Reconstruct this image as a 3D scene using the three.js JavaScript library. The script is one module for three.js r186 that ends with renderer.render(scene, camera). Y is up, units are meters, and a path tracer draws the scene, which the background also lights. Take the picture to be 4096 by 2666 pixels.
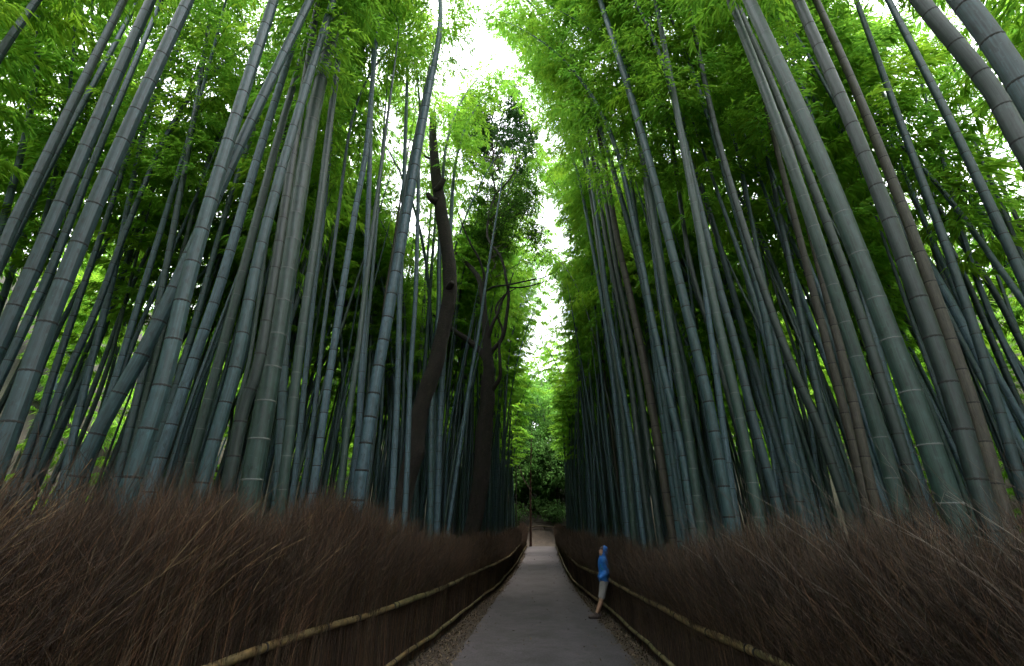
import * as THREE from 'three';
import { mergeGeometries } from 'three/addons/utils/BufferGeometryUtils.js';
import { MarchingCubes } from 'three/addons/objects/MarchingCubes.js';
import { ImprovedNoise } from 'three/addons/math/ImprovedNoise.js';

// ---------------------------------------------------------------- camera, sky, sun, exposure
const scene = new THREE.Scene();
const camera = new THREE.PerspectiveCamera(72.36, 1024 / 666, 0.05, 400);
camera.position.set(0, 2.15, 0);
camera.rotation.order = 'YXZ';
camera.rotation.set(THREE.MathUtils.degToRad(23.7), 0.0593, 0);
scene.add(camera);

// an even, bright overcast: a little brighter overhead than at the horizon, all the way round
const SKW = 64, SKH = 32, skyData = new Float32Array(SKW * SKH * 4);
for (let r = 0; r < SKH; r++) for (let q = 0; q < SKW; q++) {
  const y = Math.sin(((r + 0.5) / SKH - 0.5) * Math.PI), k = 0.62 + 0.38 * Math.max(0, y), o = (r * SKW + q) * 4;
  skyData[o] = 0.97 * k; skyData[o + 1] = 0.985 * k; skyData[o + 2] = 1.06 * k; skyData[o + 3] = 1;
}
const sky = new THREE.DataTexture(skyData, SKW, SKH, THREE.RGBAFormat, THREE.FloatType);
sky.mapping = THREE.EquirectangularReflectionMapping; sky.magFilter = THREE.LinearFilter; sky.needsUpdate = true;
scene.background = sky; scene.environment = sky;

const sun = new THREE.DirectionalLight(0xfff1e0, 1.5);
sun.position.set(6, 60, -22); sun.target.position.set(0, 0, -12);
sun.castShadow = true; sun.shadow.radius = 40; sun.shadow.mapSize.set(4096, 4096);
Object.assign(sun.shadow.camera, { left: -50, right: 50, top: 60, bottom: -60, near: 1, far: 160 });
scene.add(sun, sun.target);

const renderer = new THREE.WebGLRenderer({ antialias: true });
renderer.toneMapping = THREE.LinearToneMapping;
renderer.toneMappingExposure = 8;
renderer.shadowMap.enabled = true;

// ---------------------------------------------------------------- helpers
const V = (x, y, z) => new THREE.Vector3(x, y, z), UP = V(0, 1, 0);
const rng = (s) => () => { s = (s + 0x6d2b79f5) | 0; let t = Math.imul(s ^ (s >>> 15), 1 | s); t = (t + Math.imul(t ^ (t >>> 7), 61 | t)) ^ t; return ((t ^ (t >>> 14)) >>> 0) / 4294967296; };
const PN = new ImprovedNoise(), noise = (x, y = 0, z = 0) => PN.noise(x + 100.3, y + 57.7, z + 31.1);
const { lerp, clamp, smoothstep } = THREE.MathUtils;
const lin = (r, g, b) => new THREE.Color().setRGB(r, g, b);
const names = {};
function numbered(n) { const k = names[n] = (names[n] ?? -1) + 1; return k ? n + '_' + String(k).padStart(3, '0') : n; }
function tag(o, label, category, group, kind) {
  if (label) o.userData.label = label;
  if (category) o.userData.category = category;
  if (group) o.userData.group = group;
  if (kind) o.userData.kind = kind;
  return o;
}
function shade(o) { o.traverse((m) => { if (m.isMesh) { m.castShadow = true; m.receiveShadow = true; } }); return o; }
function thing(name, label, category, pos = [0, 0, 0], group) { const o = new THREE.Group(); o.name = numbered(name); o.position.set(...pos); scene.add(o); return tag(o, label, category, group); }
function part(name, geo, mat, parent) { const m = new THREE.Mesh(geo, mat); m.name = name; parent.add(m); return m; }
function interp(tab, d) { for (let i = 1; i < tab.length; i++) if (d <= tab[i][0]) { const [a, x] = tab[i - 1], [b, y] = tab[i]; return lerp(x, y, clamp((d - a) / (b - a), 0, 1)); } return tab[tab.length - 1][1]; }
function geom(pos, idx, col, uv, nor) {
  const g = new THREE.BufferGeometry();
  g.setAttribute('position', new THREE.Float32BufferAttribute(pos, 3));
  if (idx) g.setIndex(idx);
  if (col) g.setAttribute('color', new THREE.Float32BufferAttribute(col, 3));
  if (uv) g.setAttribute('uv', new THREE.Float32BufferAttribute(uv, 2));
  if (nor) g.setAttribute('normal', new THREE.Float32BufferAttribute(nor, 3)); else g.computeVertexNormals();
  return g;
}
function grainTexture(w, h, f, seed, srgb = true) {   // f(x, y, random) -> [r, g, b] in 0..1
  const R = rng(seed), d = new Uint8Array(w * h * 4);
  for (let y = 0; y < h; y++) for (let x = 0; x < w; x++) { const c = f(x / w, y / h, R), o = (y * w + x) * 4; for (let k = 0; k < 3; k++) d[o + k] = clamp(c[k], 0, 1) * 255; d[o + 3] = 255; }
  const t = new THREE.DataTexture(d, w, h); t.wrapS = t.wrapT = THREE.RepeatWrapping; t.magFilter = THREE.LinearFilter; t.minFilter = THREE.LinearFilter; if (srgb) t.colorSpace = THREE.SRGBColorSpace; t.needsUpdate = true;
  return t;
}
// periodic value noise for textures that repeat
function tileNoise(seed) {
  const R = rng(seed), T = Float32Array.from({ length: 4096 }, () => R());
  const at = (x, y, n) => T[((((y % n) + n) % n) * 61 + (((x % n) + n) % n) * 17 + n * 7) & 4095];
  return (u, v, n, m = n) => { const x = u * n, y = v * m, ix = Math.floor(x), iy = Math.floor(y), a = x - ix, b = y - iy, s = a * a * (3 - 2 * a), t = b * b * (3 - 2 * b);
    const q = (i, j) => T[((((j % m) + m) % m) * 131 + (((i % n) + n) % n) * 17 + n * 7 + m * 13) & 4095];
    return lerp(lerp(q(ix, iy), q(ix + 1, iy), s), lerp(q(ix, iy + 1), q(ix + 1, iy + 1), s), t); };
}

// tapered tube through points [x, y, z, r]; bump() roughens the radius; returns geometry with uv in metres
function limb(pts, seg = 10, step = 0.12, bump = null, cap = true) {
  const curve = new THREE.CatmullRomCurve3(pts.map((p) => V(p[0], p[1], p[2])), false, 'centripetal');
  const L = curve.getLength(), n = Math.max(3, Math.round(L / step)), pos = [], uv = [], idx = [];
  let N = null; const rAt = (t) => { const s = t * (pts.length - 1), i = Math.min(pts.length - 2, Math.floor(s)); return lerp(pts[i][3], pts[i + 1][3], s - i); };
  for (let i = 0; i <= n; i++) {
    const t = i / n, p = curve.getPoint(t), T = curve.getTangent(t);
    if (!N) N = Math.abs(T.y) < 0.9 ? V(0, 1, 0) : V(1, 0, 0);
    N.sub(T.clone().multiplyScalar(N.dot(T))).normalize(); const B = T.clone().cross(N), r = rAt(t);
    for (let k = 0; k <= seg; k++) {
      const a = (k % seg) / seg * Math.PI * 2, d = N.clone().multiplyScalar(Math.cos(a)).addScaledVector(B, Math.sin(a)), rr = r * (bump ? bump(p, d, t, a) : 1);
      pos.push(p.x + d.x * rr, p.y + d.y * rr, p.z + d.z * rr); uv.push(k / seg * Math.max(0.05, 2 * Math.PI * pts[0][3]), t * L);
    }
  }
  for (let i = 0; i < n; i++) for (let k = 0; k < seg; k++) { const a = i * (seg + 1) + k, b = a + seg + 1; idx.push(a, a + 1, b, b, a + 1, b + 1); }
  if (cap) for (const [row, flip] of [[0, 0], [n, 1]]) {
    const c = pos.length / 3, p = curve.getPoint(row / n); pos.push(p.x, p.y, p.z); uv.push(0, row / n * L);
    for (let k = 0; k < seg; k++) { const a = row * (seg + 1) + k; flip ? idx.push(c, a, a + 1) : idx.push(c, a + 1, a); }
  }
  return geom(pos, idx, null, uv);
}

// ---------------------------------------------------------------- the lie of the land
const FL = [[-30, -2.9], [3, -2.95], [5, -2.9], [6.3, -2.8], [8, -2.6], [10, -2.33], [15, -2.13], [20, -1.8], [28, -1.6], [60, -1.5]];
const FR = [[-30, 2.6], [3, 2.5], [5.4, 2.4], [7.4, 2.2], [10.4, 2.03], [14.3, 1.84], [18.5, 1.53], [24, 1.42], [60, 1.42]];
const PL = [[-30, -1.6], [6, -1.62], [9.6, -1.67], [12, -1.68], [15.7, -1.68], [23, -1.5], [31, -1.32], [39, -1.27], [60, -1.25]];
const PR = [[-30, 1.6], [6, 1.62], [9.8, 1.62], [12.3, 1.6], [15.1, 1.44], [20.5, 1.26], [28.8, 1.2], [60, 1.25]];
const fenceX = (side, d) => interp(side < 0 ? FL : FR, d);
function rise(d) { return d < 13 ? 0 : 0.037 * (Math.min(d, 52) - 13) - 0.25 * (1 - Math.exp(-(Math.min(d, 52) - 13) / 8)); }
function ground(x, z) {
  const d = -z; let y = rise(d);
  if (d > 47) y += (d - 47) * 0.5 * smoothstep(d, 46.5, 52) * (1 - smoothstep(d, 66, 100) * 0.45) + 0.25 * noise(x * 0.5, d * 0.5) * smoothstep(d, 47, 50);
  const off = Math.max(0, Math.abs(x) - 3), hill = Math.max(Math.abs(x) - 19, z - 12);
  if (hill > 0) y += 26 * smoothstep(hill, 0, 32);
  return y + (off > 0 ? 0.12 * noise(x * 0.35, z * 0.35) * Math.min(1, off) : 0);
}
// ---------------------------------------------------------------- ground, path
const tn = tileNoise(5);
const soilMap = grainTexture(512, 512, (u, v, R) => { const a = tn(u, v, 8) * 0.5 + tn(u, v, 40) * 0.35 + tn(u, v, 160) * 0.4 + R() * 0.25, k = 0.07 + a * 0.15; return [k * 1.05, k * 0.88, k * 0.74]; }, 11);
const soilBump = grainTexture(512, 512, (u, v, R) => { const a = tn(u, v, 60) * 0.6 + tn(u, v, 150) * 0.4; return [a, a, a]; }, 12, false);
const soil = new THREE.MeshStandardMaterial({ map: soilMap, bumpMap: soilBump, bumpScale: 0.03, roughness: 1, vertexColors: true });
{
  const pos = [], uv = [], idx = [], col = [], NX = 110, NZ = 150, X0 = -75, X1 = 75, Z0 = 30, Z1 = -115;
  for (let j = 0; j <= NZ; j++) for (let i = 0; i <= NX; i++) {
    const s = (i / NX) * 2 - 1, x = 75 * Math.sign(s) * Math.pow(Math.abs(s), 1.8), z = lerp(Z0, Z1, j / NZ);
    pos.push(x, ground(x, z), z); uv.push(x / 1.7, z / 1.7);
    const gr = clamp(smoothstep(Math.max(Math.abs(x) - 10, z - 13, -z - 54), 0, 5) * (0.75 + 0.5 * noise(x * 0.4, z * 0.4)), 0, 1); col.push(lerp(1, 0.4, gr), lerp(1, 0.7, gr), lerp(1, 0.3, gr));
  }
  for (let j = 0; j < NZ; j++) for (let i = 0; i < NX; i++) { const a = j * (NX + 1) + i, b = a + NX + 1; idx.push(a, a + 1, b, b, a + 1, b + 1); }
  const m = part('ground', geom(pos, idx, col, uv), soil, scene); m.userData.kind = 'structure'; shade(m);
}
const asphaltMap = grainTexture(1024, 1024, (u, v, R) => {
  const fine = R(), k = 0.198 + (tn(u, v, 4) - 0.5) * 0.08 + (tn(u, v, 13) - 0.5) * 0.05 + (tn(u, v, 37) > 0.8 ? -0.03 : 0) + (tn(u, v, 220) - 0.5) * 0.16 + (fine - 0.5) * 0.2 + (fine > 0.985 ? 0.16 : 0);
  return [k * 1.02, k * 0.955, k * 1.05];
}, 21);
const asphaltBump = grainTexture(512, 512, (u, v, R) => { const k = tn(u, v, 200) * 0.6 + R() * 0.4; return [k, k, k]; }, 22, false);
asphaltBump.repeat.set(2, 2);
const asphalt = new THREE.MeshStandardMaterial({ map: asphaltMap, bumpMap: asphaltBump, bumpScale: 0.006, roughness: 0.86 });
{
  const pos = [], uv = [], idx = [], n = 420, c = 10;
  for (let i = 0; i <= n; i++) {
    const d = lerp(-12, 46.2, i / n), wob = (s) => 0.05 * noise(d * 0.9, s * 7) + 0.03 * noise(d * 3.1, s * 3), l = interp(PL, d) + wob(1), r = interp(PR, d) + wob(2);
    for (let k = 0; k <= c; k++) { const x = lerp(l, r, k / c), cr = 1 - Math.pow((k / c) * 2 - 1, 2); pos.push(x, ground(x, -d) + 0.008 + 0.03 * cr + 0.006 * noise(x * 1.3, d * 1.3), -d); uv.push(x / 2.2, d / 2.2); }
  }
  for (let i = 0; i < n; i++) for (let k = 0; k < c; k++) { const a = i * (c + 1) + k, b = a + c + 1; idx.push(a, a + 1, b, b, a + 1, b + 1); }
  const m = part('path', geom(pos, idx, null, uv), asphalt, scene); m.userData.kind = 'structure'; shade(m);
}
// fallen leaves along both edges of the path
{
  const R = rng(77), leaf = geom([0, 0, 0, 0.35, 0.1, 0.14, 0.4, 0.04, -0.16, 1, 0.16, 0.02], [0, 1, 2, 1, 3, 2]);
  const mat = new THREE.MeshStandardMaterial({ color: 0xffffff, roughness: 0.95, side: THREE.DoubleSide });
  const list = [];
  for (let i = 0; i < 26000; i++) {
    const d = 4.5 + 34 * Math.pow(R(), 1.5), side = R() < 0.5 ? -1 : 1, e = interp(side < 0 ? PL : PR, d), f = fenceX(side, d), t = R();
    const x = t < 0.93 ? lerp(e - side * 0.3 * R() * R(), f, Math.pow(R(), 0.7)) : lerp(0, e, Math.sqrt(R()));
    if (t >= 0.93 && R() < 0.75) continue;
    list.push([x, ground(x, -d) + (Math.abs(x) < Math.abs(e) ? 0.045 : 0.012), -d]);
  }
  const im = new THREE.InstancedMesh(leaf, mat, list.length), M = new THREE.Matrix4(), q = new THREE.Quaternion();
  list.forEach((p, i) => {
    const s = 0.035 + 0.06 * R(); q.setFromEuler(new THREE.Euler((R() - 0.5) * 1.1, R() * 6.28, (R() - 0.5) * 1.1));
    im.setMatrixAt(i, M.compose(V(...p), q, V(s, s, s))); const k = 0.5 + R(); im.setColorAt(i, R() < 0.2 ? lin(0.1 * k, 0.075 * k, 0.048 * k) : lin(0.055 * k, 0.038 * k, 0.024 * k));
  });
  im.name = 'fallen_leaves'; scene.add(shade(tag(im, 'dry brown fallen leaves strewn along both edges of the path', 'leaf litter', null, 'stuff')));
}
// ---------------------------------------------------------------- bamboo
const culmMap = grainTexture(256, 1024, (u, v, R) => {
  const s = tn(u, v, 64, 4) * 0.5 + tn(u, v, 23, 9) * 0.3 + tn(u, v, 9, 40) * 0.35, spot = tn(u, v, 20, 80) > 0.86 ? 0.12 : 0, dark = tn(u, v, 14, 30) < 0.16 ? -0.16 : 0;
  const k = 0.5 + s * 0.45 + spot + dark + (R() - 0.5) * 0.12; return [k * 0.99, k, k * 1.0];
}, 31);
const culmMat = {};
for (const [k, c, rough] of [['d', [0.029, 0.063, 0.074], 0.55], ['b', [0.038, 0.083, 0.108], 0.5], ['m', [0.037, 0.083, 0.097], 0.52], ['p', [0.071, 0.13, 0.167], 0.55], ['g', [0.028, 0.063, 0.055], 0.5], ['k', [0.02, 0.038, 0.036], 0.5], ['n', [0.06, 0.05, 0.036], 0.65]])
  culmMat[k] = new THREE.MeshStandardMaterial({ color: lin(...c), map: culmMap, roughness: rough, vertexColors: true });
const ringMat = { dark: new THREE.MeshStandardMaterial({ color: lin(0.012, 0.012, 0.011), roughness: 0.9 }), pale: new THREE.MeshStandardMaterial({ color: lin(0.085, 0.095, 0.092), roughness: 0.9 }) };
const ringGeo = new THREE.LatheGeometry([[0.985, -0.085], [1.025, -0.05], [1.04, 0.0], [1.02, 0.05], [0.985, 0.075]].map(([x, y]) => new THREE.Vector2(x, y)), 14);

// the culm's own line inside the crown: leaning over towards the light, the tip nodding
const crownAxis = (t, L, A) => V(A * Math.pow(t, 2.2), L * (t - 0.12 * t * t * t), 0);

// a culm along a polyline of Vector3; nodes swell a little and carry a dark or pale ring
function culmGeometry(line, r0, { seg = 10, rings = true, pale = false, seed = 1, nodes = null }) {
  const R = rng(seed), cum = [0]; for (let i = 1; i < line.length; i++) cum.push(cum[i - 1] + line[i].distanceTo(line[i - 1]));
  const L = cum[cum.length - 1], at = (s) => { let i = 1; while (i < cum.length - 1 && cum[i] < s) i++; return line[i - 1].clone().lerp(line[i], clamp((s - cum[i - 1]) / (cum[i] - cum[i - 1]), 0, 1)); };
  const rad = (s) => r0 * Math.pow(Math.max(0, 1 - Math.pow(Math.min(1, s / L), 2.3)), 0.9) * (1 + 0.12 * Math.exp(-s / 0.35)) + 0.003;
  const rows = []; rows.push([0, 1, 1]); let s = 0.12;
  while (s < L - 0.1) {
    const r = rad(s), gap = (0.27 + 0.16 * smoothstep(s, 0, 3) - 0.14 * smoothstep(s / L, 0.65, 1)) * (0.9 + 0.2 * R()) * (0.75 + r0 * 3.4);
    if (rings) { const h = Math.max(0.009, r * 0.15), c = pale ? 1.45 : 0.22; rows.push([s - 4 * h, 1, 1.0], [s - 1.2 * h, 1.01, pale ? 0.92 : 1.12], [s - h * 0.5, 1.045, c], [s + h * 0.5, 1.04, c], [s + h * 1.2, 0.985, pale ? 0.75 : 1.0], [s + 4 * h, 1, pale ? 0.86 : 1.0]); }
    else rows.push([s - 0.1, 1, 1], [s - 0.025, 1, pale ? 1.05 : 1.3], [s, 1.02, 1.1], [s + 0.03, 0.99, 0.82], [s + 0.12, 1, 1]);
    if (nodes) nodes.push([s, r]);
    s += gap;
  }
  rows.push([L, 1, 1]);
  const pos = [], uv = [], col = [], idx = []; let N = V(1, 0, 0.3);
  for (const [q0, k, c] of rows) { const q = clamp(q0, 0, L);
    const p = at(q), T = at(Math.min(L, q + 0.15)).sub(at(Math.max(0, q - 0.15))).normalize(), r = rad(q) * k; N.sub(T.clone().multiplyScalar(N.dot(T))).normalize(); const B = T.clone().cross(N);
    for (let i = 0; i <= seg; i++) { const a = (i % seg) / seg * 6.28318; pos.push(p.x + r * (N.x * Math.cos(a) + B.x * Math.sin(a)), p.y + r * (N.y * Math.cos(a) + B.y * Math.sin(a)), p.z + r * (N.z * Math.cos(a) + B.z * Math.sin(a))); uv.push(i / seg * 2, q / 2.3 + seed * 0.37); col.push(c, c, c); }
  }
  for (let j = 0; j < rows.length - 1; j++) for (let i = 0; i < seg; i++) { const a = j * (seg + 1) + i, b = a + seg + 1; idx.push(a, b, a + 1, b, b + 1, a + 1); }
  for (let i = 0; i < idx.length; i += 3) { const t = idx[i + 1]; idx[i + 1] = idx[i + 2]; idx[i + 2] = t; }
  const g = geom(pos, idx, col, uv); g.userData = { at, rad, L };
  return g;
}

// leaf sprays: fine branches from every node of the crown, each with drooping twigs of narrow leaves
const leafMat = new THREE.MeshPhysicalMaterial({ color: 0xffffff, vertexColors: true, roughness: 1, transmission: 0.7, thickness: 0, side: THREE.DoubleSide, specularIntensity: 0 });
function pushLeaf(P, p, dir, nrm, len, wid, c) {
  const side = dir.clone().cross(nrm).normalize(), b = P.pos.length / 3, m = p.clone().addScaledVector(dir, len * 0.38), tip = p.clone().addScaledVector(dir, len); tip.y -= len * 0.12; const up = nrm.clone().multiplyScalar(wid * 0.35);
  for (const v of [p, m.clone().addScaledVector(side, wid / 2).add(up), m.clone().addScaledVector(side, -wid / 2).add(up), tip]) P.pos.push(v.x, v.y, v.z);
  for (let i = 0; i < 4; i++) P.col.push(c[0], c[1], c[2]);
  P.idx.push(b, b + 1, b + 2, b + 1, b + 3, b + 2);
}
function thinStick(P, pts, r0, r1) {  // three-sided
  for (let i = 0; i < pts.length; i++) { const p = pts[i], T = (pts[i + 1] ?? p).clone().sub(pts[i - 1] ?? p).normalize(), N = Math.abs(T.y) < 0.9 ? UP.clone() : V(1, 0, 0); N.sub(T.clone().multiplyScalar(N.dot(T))).normalize(); const B = T.clone().cross(N), r = lerp(r0, r1, i / (pts.length - 1));
    for (let k = 0; k < 3; k++) { const a = k * 2.0944; P.pos.push(p.x + r * (N.x * Math.cos(a) + B.x * Math.sin(a)), p.y + r * (N.y * Math.cos(a) + B.y * Math.sin(a)), p.z + r * (N.z * Math.cos(a) + B.z * Math.sin(a))); if (P.tint) P.col.push(...P.tint); } }
  const b0 = P.pos.length / 3 - pts.length * 3;
  for (let i = 0; i < pts.length - 1; i++) for (let k = 0; k < 3; k++) { const a = b0 + i * 3 + k, c = b0 + i * 3 + (k + 1) % 3; P.idx.push(a, a + 3, c, c, a + 3, c + 3); }
}
const newP = () => ({ pos: [], idx: [], col: [] });
function leafTone(R) { const k = 0.7 + 0.55 * R(), h = R(); return [k * lerp(0.14, 0.26, h * h), k * lerp(0.33, 0.41, h), k * lerp(0.045, 0.028, h)]; }
function makeCrown(seed, { L = 8, A = 1.9, spread = 1.9, dense = 1, big = 1, low = 0 }) {
  const R = rng(seed), lp = newP(), bp = lp; let az = R() * 6.28;
  for (let s = low; s < L - 0.2; s += 0.3 + 0.08 * R()) {
    const t = s / L, c = crownAxis(t, L, A), prof = Math.min(1, (0.35 + 1.9 * (t + 0.04))) * Math.pow(1 - t, 0.55) + 0.12;
    az += Math.PI + (R() - 0.5) * 1.1;
    for (let b = 0; b < 2; b++) {
      const a = az + (b ? 0.7 + R() * 0.5 : 0), bl = spread * prof * (0.75 + 0.5 * R()) * (b ? 0.75 : 1), el = 0.5 + 0.5 * R(), out = V(Math.cos(a), 0, Math.sin(a));
      const d0 = out.clone().multiplyScalar(Math.cos(el)).addScaledVector(UP, Math.sin(el)), pts = [];
      for (let i = 0; i <= 5; i++) { const q = i / 5, p = c.clone().addScaledVector(d0, bl * q); p.y -= bl * 0.62 * q * q * (0.8 + 0.4 * t); pts.push(p); }
      bp.tint = [0.06, 0.07, 0.03]; thinStick(bp, pts, 0.007, 0.0025);
      const along = (q) => { const f = q * 5, i = Math.min(4, Math.floor(f)); return pts[i].clone().lerp(pts[i + 1], f - i); }, nT = Math.round((4 + bl * 7.5) * dense);
      const tone = leafTone(R);
      for (let k = 0; k < nT; k++) {
        const q = 0.18 + 0.82 * (k + R() * 0.8) / nT, p = along(Math.min(1, q)), sgn = k % 2 ? 1 : -1, ta = a + sgn * (0.5 + 0.7 * R()), tl = (0.2 + 0.34 * R()) * (1.15 - 0.5 * q);
        const td = V(Math.cos(ta), 0.12 - 0.5 * R(), Math.sin(ta)).normalize();
        for (let j = 0; j < 9; j++) {
          const u = (j + R()) / 9, lp0 = p.clone().addScaledVector(td, tl * u); lp0.y -= 0.12 * tl * u * u;
          const la = ta + (R() - 0.5) * 2.0, ld = V(Math.cos(la), -0.25 - 0.75 * R(), Math.sin(la)).normalize(), nr = V((R() - 0.5) * 1.2, 1, (R() - 0.5) * 1.2).normalize();
          const cc = leafTone(R), w = 0.55;
          pushLeaf(lp, lp0, ld, nr, (0.1 + 0.08 * R()) * big, (0.019 + 0.011 * R()) * big, [lerp(cc[0], tone[0], w), lerp(cc[1], tone[1], w), lerp(cc[2], tone[2], w)]);
        }
      }
    }
  }
  return { leaves: geom(lp.pos, lp.idx, lp.col), L, A };
}
const crowns = [1, 2, 3, 4].map((k) => makeCrown(900 + k, { L: 7.6 + 0.4 * k, A: 1.9 + 0.4 * k, spread: 1.6 + 0.12 * k, dense: 1.05, big: 1.24 }));
const farCrowns = [1, 2, 3].map((k) => makeCrown(950 + k, { L: 8.6 + 0.4 * k, A: 1.3 + 0.4 * k, spread: 2.1 + 0.15 * k, dense: 0.75, big: 2 }));
const edgeCrowns = [1, 2].map((k) => makeCrown(970 + k, { L: 8 + 0.4 * k, A: 1, spread: 2.8, dense: 0.8, big: 2.1 }));

function crownFrame(p, T, toward) { const X = toward.clone().sub(T.clone().multiplyScalar(toward.dot(T))).normalize(), Z = X.clone().cross(T).normalize(); return new THREE.Matrix4().makeBasis(X, T, Z).setPosition(p); }
function addCrown(root, crown, M) {
  const l = part('crown', crown.leaves, leafMat, root); M.decompose(l.position, l.quaternion, l.scale);
}
// one bamboo from a list of points (first = foot); the crown begins at height hc above the foot
function bamboo(label, style, dia, flat, { hc, crown, toward, ringed, group, small = 1 }) {
  const pts = []; for (let i = 0; i < flat.length; i += 3) pts.push(V(flat[i], flat[i + 1], flat[i + 2]));
  const foot = pts[0].clone(); foot.y = ground(foot.x, foot.z) - 0.05; const root = thing('bamboo', label, 'bamboo', foot.toArray(), group);
  const loc = pts.map((p) => p.clone().sub(foot)); loc[0].set(0, 0, 0);
  const last = loc[loc.length - 1], prev = loc[Math.max(0, loc.length - 3)], dir = last.clone().sub(prev).normalize();
  let low = loc.filter((p, i) => i === 0 || p.y < hc - 0.4);
  if (last.y < hc) { const far = last.clone().addScaledVector(dir, (hc - last.y) / Math.max(0.5, dir.y)); low.push(far); } else { const i = loc.findIndex((p) => p.y >= hc - 0.4), a = loc[i - 1], b = loc[i]; low.push(a.clone().lerp(b, clamp((hc - a.y) / (b.y - a.y), 0, 1))); }
  const curve = new THREE.CatmullRomCurve3(low, false, 'centripetal'), line = curve.getPoints(40), T = line[40].clone().sub(line[38]).normalize(), M = crownFrame(line[40], T, toward).multiply(new THREE.Matrix4().makeScale(small, small, small));
  for (let i = 1; i <= 14; i++) line.push(crownAxis(i / 14, crown.L, crown.A).applyMatrix4(M));
  const nodes = [], seed = names.bamboo * 13 + 7, pale = style === 'g', geo = culmGeometry(line, dia * 0.54, { seg: ringed ? 14 : 9, rings: !ringed, pale, seed, nodes });
  const culm = part('culm', geo, culmMat[style], root);
  if (ringed) for (const [s, r] of nodes) {
    const p = geo.userData.at(s); if (p.y > hc) break;
    const m = part('node_ring', ringGeo, pale ? ringMat.pale : ringMat.dark, culm), t = geo.userData.at(s + 0.1).sub(geo.userData.at(Math.max(0, s - 0.1))).normalize();
    m.position.copy(p); m.quaternion.setFromUnitVectors(UP, t); m.scale.set(r, Math.max(r, 0.05) * (pale ? 1.5 : 2.4), r);
  }
  if (small > 0.3) addCrown(root, crown, M); shade(root); return root;
}
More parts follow.
